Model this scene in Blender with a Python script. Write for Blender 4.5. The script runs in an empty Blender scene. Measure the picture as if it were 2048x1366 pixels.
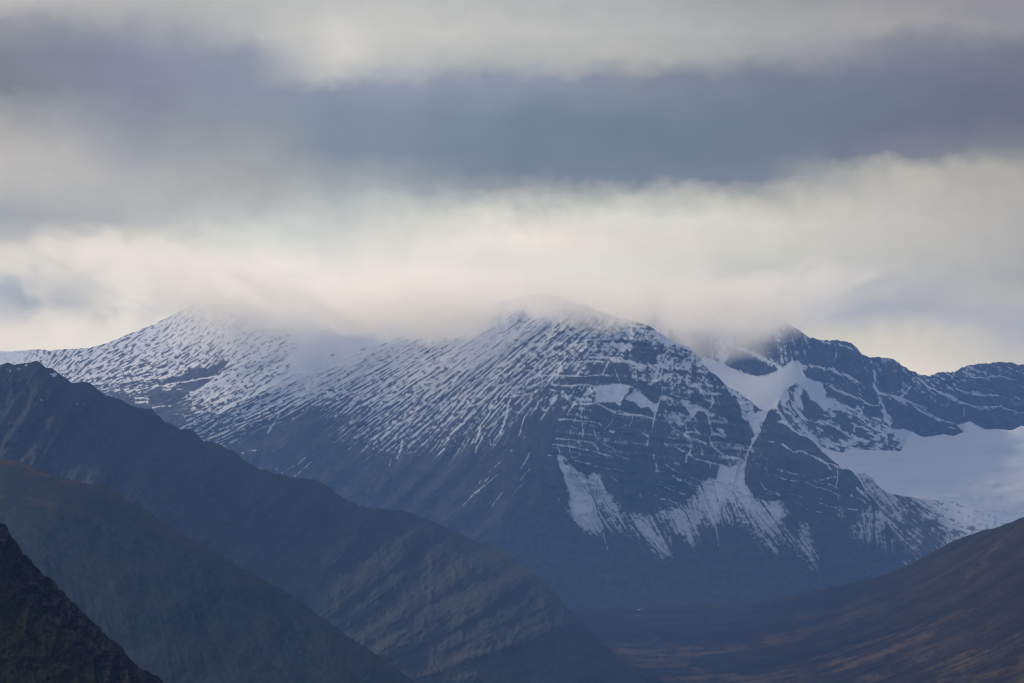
import bpy, math
import numpy as np
R = math.radians
C = bpy.context.scene.collection
# ---------------------------------------------------------------- camera maths
F = 5807.0            # focal length in photograph pixels (20 degree lens)
CZ = 600.0            # camera height above the valley floor, metres
P = math.atan(217.0 / F)
cp, sp = math.cos(P), math.sin(P)

def at(px, py, Y):
    """world point that stands Y metres ahead at photograph pixel px, py"""
    x = (px - 1024.0) / F
    u = (683.0 - py) / F
    dy = cp - u * sp
    dz = sp + u * cp
    return x / dy * Y, Y + 0 * x, CZ + dz / dy * Y

# ---------------------------------------------------------------- noise tools
_TB = np.random.RandomState(7).rand(256, 257).astype(np.float32)
_TB[:, 256] = _TB[:, 0]
_TB = np.vstack([_TB, _TB[:1]]).ravel()

def vn(x, y, seed=0):
    x = np.asarray(x, np.float32); y = np.asarray(y, np.float32)
    x0 = np.floor(x); y0 = np.floor(y)
    fx = x - x0; fy = y - y0
    fx = fx * fx * (3 - 2 * fx); fy = fy * fy * (3 - 2 * fy)
    k = ((y0.astype(np.int32) + seed * 53) & 255) * 257 + ((x0.astype(np.int32) + seed * 131) & 255)
    a = _TB[k]; b = _TB[k + 1]; c = _TB[k + 257]; d = _TB[k + 258]
    return a + (b - a) * fx + (c - a) * fy + (a - b - c + d) * fx * fy

def fbm(x, y, oct=4, seed=0, gain=.5):
    s = 0; a = 1; t = 0
    for i in range(oct):
        s = s + a * vn(x * 2 ** i + 17.3 * i, y * 2 ** i - 9.1 * i, seed + i * 7)
        t += a; a *= gain
    return s / t          # 0..1 about .5

def ridged(x, y, oct=4, seed=0):
    s = 0; a = 1; t = 0
    for i in range(oct):
        n = 1 - np.abs(2 * vn(x * 2 ** i + 5.3 * i, y * 2 ** i + 3.1 * i, seed + i * 11) - 1) ** .8
        s = s + a * n; t += a; a *= .5
    return s / t

def sst(a, b, x):
    t = np.clip((x - a) / (b - a), 0, 1)
    return t * t * (3 - 2 * t)

def equal(n, m=None):
    """remap a noise to an even 0..1 spread, so that a threshold is a coverage"""
    v = n[::3, ::3] if m is None else n[::3, ::3][m[::3, ::3]]
    q = np.quantile(v, np.linspace(0, 1, 65))
    return np.interp(n, q, np.linspace(0, 1, 65)).astype(np.float32)

# ---------------------------------------------------------------- rasters (survey maps of the faces)
def region(x0, x1, y0, y1):
    """open a fresh raster over one part of the land"""
    global X0, X1, Y0, Y1, gx, gy, HH, WW, wx, wy, wx2, wy2, micro, mid, big
    X0, X1, Y0, Y1 = x0, x1, y0, y1
    gx, gy = np.meshgrid(np.arange(X0, X1, dtype=np.float32), np.arange(Y0, Y1, dtype=np.float32))
    HH, WW = gx.shape
    wx = (fbm(gx / 22, gy / 22, 3, 91) - .5) * 2
    wy = (fbm(gx / 22, gy / 22, 3, 57) - .5) * 2
    wx2 = (fbm(gx / 6, gy / 6, 2, 191) - .5) * 2
    wy2 = (fbm(gx / 6, gy / 6, 2, 157) - .5) * 2
    micro = fbm(gx / 3.2, gy / 2.6, 2, 5)
    mid = fbm(gx / 9, gy / 8, 4, 15)
    big = fbm(gx / 60, gy / 60, 5, 25)

def samp(r, x, y):
    fx = np.clip(x - X0, 0, WW - 1.001); fy = np.clip(y - Y0, 0, HH - 1.001)
    ix = fx.astype(np.int32); iy = fy.astype(np.int32)
    fx = (fx - ix).astype(np.float32); fy = (fy - iy).astype(np.float32)
    return (r[iy, ix] * (1 - fx) * (1 - fy) + r[iy, ix + 1] * fx * (1 - fy)
            + r[iy + 1, ix] * (1 - fx) * fy + r[iy + 1, ix + 1] * fx * fy)

def blur(r, s):
    k = max(1, int(s))
    for _ in range(2):
        for ax in (0, 1):
            p = np.pad(r, [(k, k) if a == ax else (0, 0) for a in (0, 1)], mode='edge')
            c = np.cumsum(p, axis=ax, dtype=np.float64)
            if ax == 0:
                c = np.vstack([np.zeros((1, c.shape[1])), c]); r = (c[2 * k + 1:] - c[:-2 * k - 1]) / (2 * k + 1)
            else:
                c = np.hstack([np.zeros((c.shape[0], 1)), c]); r = (c[:, 2 * k + 1:] - c[:, :-2 * k - 1]) / (2 * k + 1)
        r = r.astype(np.float32)
    return r

def field(pts, sig, small=8):
    """smooth blend of scattered values (normalised gaussian kernels) over the raster"""
    xs = gx[::small, ::small]; ys = gy[::small, ::small]
    num = [0] * (len(pts[0]) - 2); den = 1e-9
    for p in pts:
        d2 = (xs - p[0]) ** 2 + (ys - p[1]) ** 2
        w = np.exp(-d2 / (2 * sig * sig)) + 1e-4 / (1 + d2 / (sig * sig))
        den = den + w
        for k in range(len(num)): num[k] = num[k] + w * p[k + 2]
    out = []
    for n in num:
        v = (n / den).astype(np.float32)
        yy = (gy - Y0) / small; xx = (gx - X0) / small
        iy = np.clip(yy.astype(np.int32), 0, v.shape[0] - 2); ix = np.clip(xx.astype(np.int32), 0, v.shape[1] - 2)
        fy = np.clip(yy - iy, 0, 1); fx = np.clip(xx - ix, 0, 1)
        out.append(v[iy, ix] * (1 - fx) * (1 - fy) + v[iy, ix + 1] * fx * (1 - fy) + v[iy + 1, ix] * (1 - fx) * fy + v[iy + 1, ix + 1] * fx * fy)
    return out

def lic(dirs, cell, length, seed, sig=60):
    """noise drawn out along a direction field; dirs = (x, y, angle): degrees below horizontal, running down to the left"""
    pts = [(x, y, math.cos(2 * R(a)), math.sin(2 * R(a))) for x, y, a in dirs]
    c2, s2 = field(pts, sig)
    th = .5 * np.arctan2(s2, c2)
    dx = -np.cos(th); dy = np.sin(th)
    src = vn(gx / cell, gy / cell, seed)
    acc = src.copy(); n = 1
    fl = (np.stack([dx, dy], 2)).reshape(-1, 2)
    for sgn in (-1, 1):
        x = gx.copy(); y = gy.copy(); pd = sgn * np.stack([dx, dy], 2)
        steps = int(min(18, max(5, math.ceil(length / (cell * .8)))))
        h = np.float32(length / steps)
        for i in range(steps):
            x = x + pd[..., 0] * h; y = y + pd[..., 1] * h
            k = np.clip(y - Y0, 0, HH - 1).astype(np.int32) * WW + np.clip(x - X0, 0, WW - 1).astype(np.int32)
            nd = fl[k]
            pd = nd * np.sign((nd * pd).sum(2, keepdims=True))
            acc += vn(x / cell, y / cell, seed); n += 1
    return acc / n

def tile(ox, oy, s, pts):
    return [(ox + x / s, oy + y / s) for x, y in pts]

def poly(r, pts, val, feather=1.5, rough=6, mode='set'):
    xs = [p[0] for p in pts]; ys = [p[1] for p in pts]; m = rough * 1.5 + feather * 3 + 2
    i0 = int(max(0, min(ys) - m - Y0)); i1 = int(min(HH, max(ys) + m - Y0)); j0 = int(max(0, min(xs) - m - X0)); j1 = int(min(WW, max(xs) + m - X0))
    if i1 <= i0 or j1 <= j0: return
    sl = (slice(i0, i1), slice(j0, j1))
    x = gx[sl] + wx[sl] * rough + wx2[sl] * rough * .45; y = gy[sl] + wy[sl] * rough + wy2[sl] * rough * .45
    ins = np.zeros(x.shape, bool)
    for k in range(len(pts)):
        (ax, ay), (bx, by) = pts[k], pts[(k + 1) % len(pts)]
        if ay == by: continue
        c = ((ay > y) != (by > y)) & (x < (bx - ax) * (y - ay) / (by - ay) + ax)
        ins ^= c
    w = blur(ins.astype(np.float32), feather) if feather > 0 else ins.astype(np.float32)
    r[sl] = r[sl] * (1 - w) + val * w

def line(r, pts, width, val, rough=3, mode='max'):
    xs = [p[0] for p in pts]; ys = [p[1] for p in pts]; m = width * 2 + rough * 2 + 4
    i0 = int(max(0, min(ys) - m - Y0)); i1 = int(min(HH, max(ys) + m - Y0)); j0 = int(max(0, min(xs) - m - X0)); j1 = int(min(WW, max(xs) + m - X0))
    if i1 <= i0 or j1 <= j0: return
    sl = (slice(i0, i1), slice(j0, j1))
    x = gx[sl] + wx[sl] * rough + wx2[sl] * rough * .5; y = gy[sl] + wy[sl] * rough + wy2[sl] * rough * .5
    d = np.full(x.shape, 1e9, np.float32)
    for k in range(len(pts) - 1):
        (ax, ay), (bx, by) = pts[k], pts[k + 1]
        L2 = (bx - ax) ** 2 + (by - ay) ** 2 + 1e-6
        t = np.clip(((x - ax) * (bx - ax) + (y - ay) * (by - ay)) / L2, 0, 1)
        d = np.minimum(d, np.hypot(x - ax - t * (bx - ax), y - ay - t * (by - ay)))
    vary = .5 + 1.1 * sst(.3, .7, mid[sl]) if width < 8 else 1
    w = (1 - sst(width * .35, width * .95, d / vary)) * (.55 + .45 * sst(.35, .6, micro[sl]))
    r[sl] = r[sl] * (1 - w) + val * w

def hp(r, s, k=.9):
    '''keep only the fine structure of a map'''
    return r - blur(r, s) * k

# ---------------------------------------------------------------- depth surfaces
def tps(pts):
    p = np.array(pts, float); n = len(p); S = 500.0
    xy = p[:, :2] / S
    def U(r2): return .5 * r2 * np.log(r2 + 1e-12)
    K = U(((xy[:, None] - xy[None]) ** 2).sum(2)) + np.eye(n) * .01
    Q = np.hstack([np.ones((n, 1)), xy])
    A = np.block([[K, Q], [Q.T, np.zeros((3, 3))]])
    w = np.linalg.solve(A, np.concatenate([p[:, 2], np.zeros(3)]))
    def f(x, y):
        x = x / S; y = y / S
        out = w[n] + w[n + 1] * x + w[n + 2] * y
        for i in range(n):
            r2 = (x - xy[i, 0]) ** 2 + (y - xy[i, 1]) ** 2
            out = out + w[i] * U(r2)
        return out
    return f

def mesh_grid(name, V, nr, nc, attrs, mat, label, cat, kind='structure', flip=False):
    me = bpy.data.meshes.new(name)
    nv = nr * nc
    me.vertices.add(nv); me.vertices.foreach_set('co', V.astype(np.float32).ravel())
    i = np.arange((nr - 1) * (nc - 1)); r = i // (nc - 1); c = i % (nc - 1); a = r * nc + c
    q = np.stack([a, a + nc, a + nc + 1, a + 1], 1)
    if flip: q = q[:, ::-1]
    me.loops.add(q.size); me.loops.foreach_set('vertex_index', q.ravel().astype(np.int32))
    me.polygons.add(len(q)); me.polygons.foreach_set('loop_start', (np.arange(len(q)) * 4).astype(np.int32))
    me.polygons.foreach_set('use_smooth', np.ones(len(q), bool))
    me.update(calc_edges=True)
    for k, v in attrs.items():
        at_ = me.attributes.new(k, 'FLOAT', 'POINT'); at_.data.foreach_set('value', v.astype(np.float32).ravel())
    me.materials.append(mat)
    o = bpy.data.objects.new(name, me); C.objects.link(o)
    o['label'] = label; o['category'] = cat; o['kind'] = kind
    return o

def terrain(name, sky, bot, depth, disp, attrs, mat, label, cat, step=1.3, rough=(0, 8), rstep=None, back=(10, 30, .55), seed=1, wide='', sink=.12):
    """a mountain: a crest line, a modelled front down to the bottom line and a far side that falls away behind the crest"""
    rstep = rstep or step
    x = np.arange(sky[0][0], sky[-1][0], step)
    # beyond the surveyed part both open ends run on and sink away, with wider columns
    run = np.cumsum(4.0 * 1.16 ** np.arange(26)) if wide else np.zeros(0)
    lo = run if 'l' in wide else run[:0]; hi = run if 'r' in wide else run[:0]
    x = np.concatenate([x[0] - lo[::-1], x, x[-1] + hi])
    s = np.interp(x, *zip(*sky)); b = np.interp(x, *zip(*bot))
    out = np.maximum(np.maximum(sky[0][0] - x, x - sky[-1][0]), 0)
    s = np.minimum(s + out * sink, b - 4)
    if rough[0]:
        s = s + rough[0] * 2 * (fbm(x / rough[1], x * 0 + seed, 4, seed, .6) - .5)
    n = int((b - s).max() / rstep) + 2
    t = np.linspace(0, 1, n)[:, None]
    px = np.broadcast_to(x, (n, len(x))); py = s + t * (b - s)
    D = depth(np.clip(px, sky[0][0], sky[-1][0]), py)
    a0, wd = sky[0][0] + 2, sky[-1][0] - sky[0][0] - 4
    qx = wd - np.abs((px - a0) % (2 * wd) - wd) + a0          # beyond the survey the pattern folds back on itself
    amp = samp(disp, qx, py) if disp is not None else 0
    D = D - amp
    Xw, Yw, Zw = at(px, py, D)
    nb, bs, fall = back
    bx, by, bz = [], [], []
    for k in range(nb, 0, -1):
        d = bs * k * (1 + .12 * k)
        yy = Yw[0] + d
        bx.append(Xw[0] * yy / Yw[0]); by.append(yy)
        bz.append(Zw[0] - fall * d * (1 - math.exp(-k * .5)) + (fbm(x / 30, x * 0 + k * 1.7, 3, seed + 3) - .5) * bs * .8 * min(1, k / 3))
    V = np.stack([np.vstack(bx + [Xw]), np.vstack(by + [Yw]), np.vstack(bz + [Zw])], 2)
    at_ = {}
    for k, r in attrs.items():
        a = samp(r, qx, py); at_[k] = np.vstack([np.repeat(a[:1], nb, 0), a])
    return mesh_grid(name, V, n + nb, len(x), at_, mat, label, cat)

# ---------------------------------------------------------------- materials
def nodes(name):
    m = bpy.data.materials.new(name); m.use_nodes = True
    return m, m.node_tree.nodes, m.node_tree.links

def land_mat(name, rock_a, rock_b, veg, snow=(.82, .85, .9), scale=.02, bump=1.0, rough=.9):
    m, N, L = nodes(name)
    bs = N['Principled BSDF']; bs.inputs['Roughness'].default_value = rough
    bs.inputs['Specular IOR Level'].default_value = 0
    tc = N.new('ShaderNodeTexCoord')
    n1 = N.new('ShaderNodeTexNoise'); n1.inputs['Scale'].default_value = scale; n1.inputs['Detail'].default_value = 6; n1.inputs['Roughness'].default_value = .65
    L.new(tc.outputs['Object'], n1.inputs['Vector'])
    tn = N.new('ShaderNodeAttribute'); tn.attribute_name = 'tone'
    vg = N.new('ShaderNodeAttribute'); vg.attribute_name = 'veg'
    sn = N.new('ShaderNodeAttribute'); sn.attribute_name = 'snow'
    ad = N.new('ShaderNodeMath'); ad.operation = 'MULTIPLY_ADD'; ad.inputs[1].default_value = .5
    L.new(n1.outputs['Fac'], ad.inputs[0])
    h = N.new('ShaderNodeMath'); h.operation = 'MULTIPLY'; h.inputs[1].default_value = .7
    L.new(tn.outputs['Fac'], h.inputs[0]); L.new(h.outputs[0], ad.inputs[2])
    rp = N.new('ShaderNodeValToRGB'); rp.color_ramp.elements[0].position = .3; rp.color_ramp.elements[1].position = .85
    rp.color_ramp.elements[0].color = (*rock_a, 1); rp.color_ramp.elements[1].color = (*rock_b, 1)
    L.new(ad.outputs[0], rp.inputs[0])
    mv = N.new('ShaderNodeMixRGB'); mv.inputs[2].default_value = (*veg, 1)
    L.new(vg.outputs['Fac'], mv.inputs[0]); L.new(rp.outputs[0], mv.inputs[1])
    ms = N.new('ShaderNodeMixRGB'); ms.inputs[2].default_value = (*snow, 1)
    L.new(sn.outputs['Fac'], ms.inputs[0]); L.new(mv.outputs[0], ms.inputs[1])
    L.new(ms.outputs[0], bs.inputs['Base Color'])
    if bump:
        n2 = N.new('ShaderNodeTexNoise'); n2.inputs['Scale'].default_value = scale * 5; n2.inputs['Detail'].default_value = 4
        L.new(tc.outputs['Object'], n2.inputs['Vector'])
        bp = N.new('ShaderNodeBump'); bp.inputs['Strength'].default_value = .5; bp.inputs['Distance'].default_value = bump
        L.new(n2.outputs['Fac'], bp.inputs['Height']); L.new(bp.outputs[0], bs.inputs['Normal'])
    return m


# ================================================================ SURVEY DATA
# ---- main mountain: share of the ground under snow (x, y, share)
MAIN_P = [(620,760,.8),(700,730,.78),(800,690,.78),(900,660,.8),(1000,640,.8),(1080,640,.78),(960,700,.8),(860,740,.66),(760,780,.6),(680,790,.6),(560,800,.62),
 (500,820,.5),(450,838,.35),(640,842,.12),(560,850,.16),(690,832,.22),(600,870,.04),(720,858,.32),(760,850,.5),(820,820,.5),(900,800,.52),(980,770,.5),(1050,740,.5),
 (1060,790,.36),(1000,830,.36),(950,860,.3),(880,880,.3),(800,885,.34),(720,893,.2),(780,930,.05),(860,940,.03),(680,925,.02),(950,925,.08),(1040,880,.1),(1070,850,.08),
 (1100,700,.5),(1150,680,.45),(1200,660,.42),(1240,650,.45),(1270,670,.55),(1180,720,.42),(1140,760,.33),(1200,748,.28),(1250,720,.4),(1300,700,.3),(1200,770,.1),
 (1150,800,.34),(1100,800,.22),(1090,860,.05),(1150,862,.25),(1200,860,.22),(1250,850,.16),(1300,850,.12),(1230,885,.2),(1300,900,.1),(1170,930,.07),(1250,950,.05),
 (1320,930,.12),(1350,900,.16),(1400,900,.16),(1330,750,.38),(1370,750,.5),(1400,740,.6),(1450,785,.55),(1420,820,.16),(1470,840,.1),(1490,890,.2),(1380,860,.25),
 (1350,820,.28),(1460,900,.14),(1480,925,.35),(1400,950,.08),(1350,970,.06),(1300,1000,.03),(1260,1000,.02),(1060,950,.03),(1060,1050,.005),(900,1050,.005),(1000,1150,.005),
 (800,1000,.005),(1300,1150,.005),(1450,1200,.0),(1600,1200,.0),(1560,860,.02),(1600,900,.05),(1650,950,.06),(1560,950,.05),(1640,1000,.06),(1690,1000,.03),(1600,1000,.08),(1700,960,.02),
 (600,950,.0),(520,900,.01),(1150,1130,.02),(1130,700,.5)]
MAIN_DIR = [(430,820,24),(500,800,27),(620,770,25),(760,720,26),(900,670,27),(760,800,33),(700,870,42),(860,810,40),(950,720,35),(1000,650,30),(1000,800,48),(950,880,60),(1060,760,45),
 (1100,700,40),(1150,660,32),(1220,660,35),(1200,720,48),(1250,700,55),(1150,820,70),(1250,800,85),(1300,740,90),(800,950,45),(900,1000,42),(650,900,40),(1050,950,55),
 (1300,850,92),(1400,800,112),(1350,740,100),(1480,830,125),(1450,900,100),(1500,880,75),(1140,960,122),(1150,1050,128),(1200,980,105),(1240,1050,122),(1290,1100,132),(1340,1140,135),
 (1320,1050,105),(1370,1050,108),(1400,1100,112),(1430,980,98),(1440,1060,96),(1480,1000,118),(1500,1080,128),(1540,1060,132),(1600,1110,128),(1600,1010,128),(1630,1100,118),
 (1580,900,158),(1650,980,158),(1560,930,158),(1650,900,140),(1250,950,165),(1350,970,158),(1750,1050,70),(1720,1100,100),(1800,1120,120)]
MAIN_DEPTH = [(430,830,12500),(300,850,12500),(-100,900,12600),(600,745,12850),(760,690,12980),(900,635,12980),(1080,582,12850),(1240,640,12500),(1320,665,12350),(1400,715,12200),(1500,790,12050),(1540,832,11950),
 (1640,895,11850),(1735,950,11750),(1758,1010,11700),(440,1000,11950),(600,1100,11500),(1000,1210,10900),(1200,1240,10750),(1400,1240,10800),(1600,1240,10950),(1740,1180,11200),(1850,1200,11300),
 (800,900,11950),(1000,900,11480),(1090,880,11350),(1000,750,12150),(900,800,12100),(1200,880,11480),(1200,750,11950),(1250,960,11400),(1350,900,11620),(1490,930,11720),(1420,1000,11480),(1560,900,11500),(1560,950,11450),
 (1650,1000,11430),(1250,1050,11250),(1450,1110,11180),(1150,1000,11150),(1580,1100,11250),(1100,1050,11050),(1000,1050,11150),(800,1100,11350),(600,900,12150),(1700,1080,11300),(1350,780,12020),(1450,850,11850)]
A = (1060, 620, 5.254); B = (1300, 620, 5.254); Cc = (1060, 860, 5.254); Dd = (1300, 860, 5.254); E = (1520, 780, 5.254)
Ff = (1600, 920, 4.5525); G = (1540, 600, 5.254); Hh = (1788, 700, 5.254); S_ = (760, 640, 3.415); T_ = (380, 640, 3.415)
MAIN_LINES = [  # tile, points, width in tile units, snow share
 (A,[(60,690),(160,688),(270,692)],14,1),(A,[(320,690),(500,684),(560,697),(760,680),(850,690)],16,1),(A,[(240,785),(330,795),(420,793),(520,785),(640,792)],14,1),
 (A,[(540,330),(650,310),(740,306),(850,298)],14,.95),(A,[(450,548),(600,540),(680,535),(760,545)],16,.95),(A,[(620,497),(800,500),(940,498),(1020,545)],18,.95),
 (A,[(370,555),(320,620),(280,710),(225,775)],26,.9),(A,[(0,740),(60,680),(110,630)],18,.9),(A,[(0,808),(60,790),(130,745),(120,700)],22,.9),(A,[(215,840),(300,850)],14,.8),
 (A,[(450,995),(600,985),(700,980),(760,1005),(830,1045),(890,1070)],24,1),(A,[(925,1055),(1010,1082),(1080,1100),(1200,1112),(1300,1142)],20,1),(A,[(940,1090),(1060,1105)],10,1),
 (A,[(290,1150),(400,1150),(520,1165),(640,1165),(720,1190),(760,1230)],16,1),(A,[(540,930),(545,1050),(540,1170),(560,1280),(550,1330)],14,.9),(A,[(640,1170),(670,1270),(720,1366)],12,.9),
 (A,[(1110,560),(1120,650),(1120,760)],14,.8),(A,[(890,600),(920,700),(960,780)],10,.7),(A,[(270,1348),(400,1360)],12,.9),(A,[(870,1140),(850,1190),(780,1260)],12,.7),
 (A,[(1080,1110),(1075,1180),(1040,1220)],12,.9),(A,[(1310,1060),(1300,1180),(1280,1260)],14,.85),(A,[(840,1265),(880,1280)],34,1),(A,[(960,1230),(1040,1272)],14,.8),
 (A,[(1180,1290),(1230,1310),(1260,1350)],26,.9),(A,[(1350,540),(1350,640),(1290,760),(1240,775)],24,.9),(A,[(1250,560),(1300,620)],30,.7),(A,[(640,160),(480,220),(420,260)],26,.9),
 (A,[(1070,200),(920,225)],22,.95),(A,[(600,360),(540,430)],30,.85),(A,[(190,915),(90,960),(60,1040)],16,.7),(A,[(120,1030),(160,1060),(200,1030)],22,.9),(A,[(160,1090),(110,1160)],12,.8),
 (A,[(520,550),(480,640)],14,.7),(A,[(820,560),(780,640),(770,680)],14,.8),(A,[(1000,640),(1010,740)],12,.6),
 (B,[(210,420),(150,480),(110,560),(80,650),(50,720),(0,780)],36,.92),(B,[(190,480),(140,600),(110,700),(100,790)],16,.95),(B,[(130,820),(120,880),(90,970),(60,1100),(30,1210)],14,.95),
 (B,[(600,1060),(620,1160),(650,1260),(650,1320)],28,.9),(B,[(470,770),(530,820),(560,880)],30,.9),(B,[(600,830),(640,870),(670,950),(640,1020)],20,.95),(B,[(660,870),(750,880)],24,.9),
 (B,[(1240,1060),(1190,1150),(1140,1280),(1080,1366)],28,.9),(B,[(200,1190),(260,1250),(310,1275)],14,.95),(B,[(370,1160),(380,1260),(400,1290)],20,.9),(B,[(650,1300),(720,1310),(790,1350)],22,.95),
 (B,[(450,1230),(510,1290)],16,.9),(B,[(360,1310),(420,1345)],20,.9),(B,[(290,870),(300,780),(330,700)],16,.7),(B,[(400,920),(400,800),(380,700)],18,.7),(B,[(180,620),(260,660),(320,720)],16,.8),
 (B,[(740,1010),(700,880)],14,.5),(B,[(170,820),(120,815)],16,.9),(B,[(220,880),(330,920),(400,930)],22,.8),
 (Cc,[(270,90),(420,100),(560,115),(640,130),(690,160),(720,210)],13,1),(Cc,[(240,150),(400,170),(540,205),(640,215),(700,235),(780,255),(840,270)],20,1),(Cc,[(290,160),(320,250)],12,1),
 (Cc,[(410,180),(430,270),(450,300)],8,.8),(Cc,[(890,260),(1040,300)],12,1),(Cc,[(480,320),(560,340),(640,355)],15,1),(Cc,[(675,375),(850,410)],11,.95),(Cc,[(880,410),(980,432)],11,.95),
 (Cc,[(450,300),(500,280),(540,210)],9,.6),(Cc,[(740,130),(890,200)],10,.8),(Cc,[(195,265),(230,265)],14,.9),(Cc,[(850,490),(930,545)],14,.8),(Cc,[(1230,650),(1330,690)],9,.8),(Cc,[(1230,50),(1245,110),(1235,160)],26,.8),
 (Cc,[(1000,630),(1010,650)],18,.8),(Cc,[(1160,650),(1165,690)],20,.6),(Cc,[(1310,240),(1300,310)],28,.6),(Cc,[(1330,350),(1340,430)],24,.8),(Cc,[(300,720),(310,745)],12,.6),(Cc,[(80,1020),(90,1000)],10,.7),
 (Dd,[(620,70),(660,180),(740,230),(800,280),(900,290)],24,.95),(Dd,[(1160,0),(1080,120),(1030,230),(1000,330)],26,.95),(Dd,[(370,50),(430,90),(430,200),(410,260)],38,.75),(Dd,[(480,90),(590,140)],20,.9),
 (Dd,[(150,130),(190,165),(230,180)],13,.95),(Dd,[(260,170),(350,230)],18,.9),(Dd,[(430,270),(480,310),(560,320),(640,350),(710,360)],28,.95),(Dd,[(390,260),(380,340)],22,.85),(Dd,[(630,350),(640,410)],24,.9),
 (Dd,[(160,360),(230,410),(320,450)],15,.95),(Dd,[(60,430),(160,430)],14,.9),(Dd,[(240,480),(300,520),(370,530)],22,.9),(Dd,[(420,490),(540,540)],16,.95),(Dd,[(380,550),(520,590)],26,.95),
 (Dd,[(60,570),(100,580)],12,.95),(Dd,[(160,600),(260,640)],13,.95),(Dd,[(310,660),(370,680)],13,.9),(Dd,[(100,540),(250,600)],10,.8),(Dd,[(100,720),(200,730),(280,770)],14,.95),(Dd,[(530,200),(545,250)],26,.6),
 (Dd,[(270,350),(300,360)],26,.8),(Dd,[(1160,550),(1200,610),(1270,650),(1366,680)],12,.8),(Dd,[(1190,250),(1220,440)],16,.35),(Dd,[(1240,120),(1290,125)],10,.9),
 (E,[(240,565),(290,605),(340,650),(440,640),(520,680),(600,720),(680,770),(780,790),(870,825)],22,1),(E,[(85,540),(140,550)],9,.9),(E,[(160,900),(250,935),(330,950),(410,960)],12,.95),
 (E,[(280,850),(330,875),(400,880)],12,.9),(E,[(180,830),(230,850)],20,.8),(E,[(530,930),(640,980),(740,990),(820,1030)],11,.9),(E,[(490,970),(600,1020),(720,1050),(840,1110)],16,1),
 (E,[(630,950),(720,925),(800,905)],18,.8),(E,[(815,820),(815,930),(800,1000)],13,.95),(E,[(600,1130),(700,1160)],9,.7),(E,[(620,1175),(720,1215),(800,1225)],11,.9),(E,[(330,1095),(450,1130)],10,.8),
 (E,[(590,1270),(660,1290)],11,.8),(E,[(0,1070),(100,1090),(200,1100)],12,.7),(E,[(120,1050),(210,1095)],12,.7),(E,[(1020,1030),(1090,1080),(1150,1160)],26,.9),(E,[(960,1105),(1050,1140),(1110,1180)],22,.9),
 (E,[(930,1250),(1020,1260)],12,.8),(E,[(460,895),(500,915)],16,.7),(E,[(720,1070),(745,1100)],14,.6),(E,[(820,1110),(820,1180)],14,.5),(E,[(480,1240),(510,1260)],14,.6),(E,[(370,1185),(430,1200)],14,.6),
 (E,[(700,790),(760,860),(800,900)],10,.4),(E,[(30,670),(70,730),(70,890)],18,.3),(E,[(300,780),(330,800)],18,.35),
 (S_,[(0,885),(60,880)],8,.7),(S_,[(155,820),(145,880),(115,945)],15,.95),(S_,[(60,1000),(70,960)],8,.7),(S_,[(440,880),(400,920)],13,.9),(S_,[(685,735),(665,800),(650,830)],15,.95),
 (S_,[(700,800),(660,880),(655,910)],8,.8),(S_,[(870,620),(850,690),(825,770)],17,.95),(S_,[(1030,600),(980,680),(960,760),(945,790)],12,.9),(S_,[(750,790),(755,850),(800,855)],8,.7),
 (S_,[(805,1052),(740,1110),(650,1180),(560,1270)],10,1),(S_,[(745,1070),(720,1100)],6,.8),(S_,[(690,1090),(675,1115)],6,.7),(S_,[(1020,905),(985,980),(965,1010)],8,.9),(S_,[(1030,1010),(990,1050),(960,1090)],7,.8),
 (S_,[(980,1110),(930,1165),(905,1200)],6,.7),(S_,[(835,1180),(790,1240),(765,1280)],6,.7),(S_,[(820,970),(740,1040)],5,.5),(S_,[(990,790),(965,860)],8,.6),(S_,[(900,890),(850,890)],12,.4),
 (S_,[(1060,380),(1200,378),(1366,382)],10,.9),(S_,[(800,520),(900,522),(1040,505)],9,.9),(S_,[(1240,300),(1200,400)],13,.8),(S_,[(1000,400),(940,480),(880,560),(860,640)],9,.9),(S_,[(600,592),(680,565),(730,538)],9,.95),
 (S_,[(640,480),(760,450),(900,430)],6,.9),(S_,[(540,770),(640,725)],6,.8),(S_,[(830,470),(960,460),(1100,450)],6,.9),(S_,[(810,490),(790,540)],14,.85),
 (T_,[(1130,720),(1060,780),(960,855)],7,1),(T_,[(645,595),(600,660),(540,760)],10,.85),(T_,[(530,780),(545,740)],12,.8),(T_,[(785,940),(740,980)],7,.95),(T_,[(705,995),(660,1030),(615,1055)],6,.95),
 (T_,[(830,970),(770,1020),(710,1068)],7,.95),(T_,[(590,1020),(640,1035)],3,.4),(T_,[(480,885),(410,890),(360,910)],7,.7),(T_,[(945,1120),(920,1140)],6,.7),(T_,[(1350,890),(1200,895),(1090,880)],6,.4),
]
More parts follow.
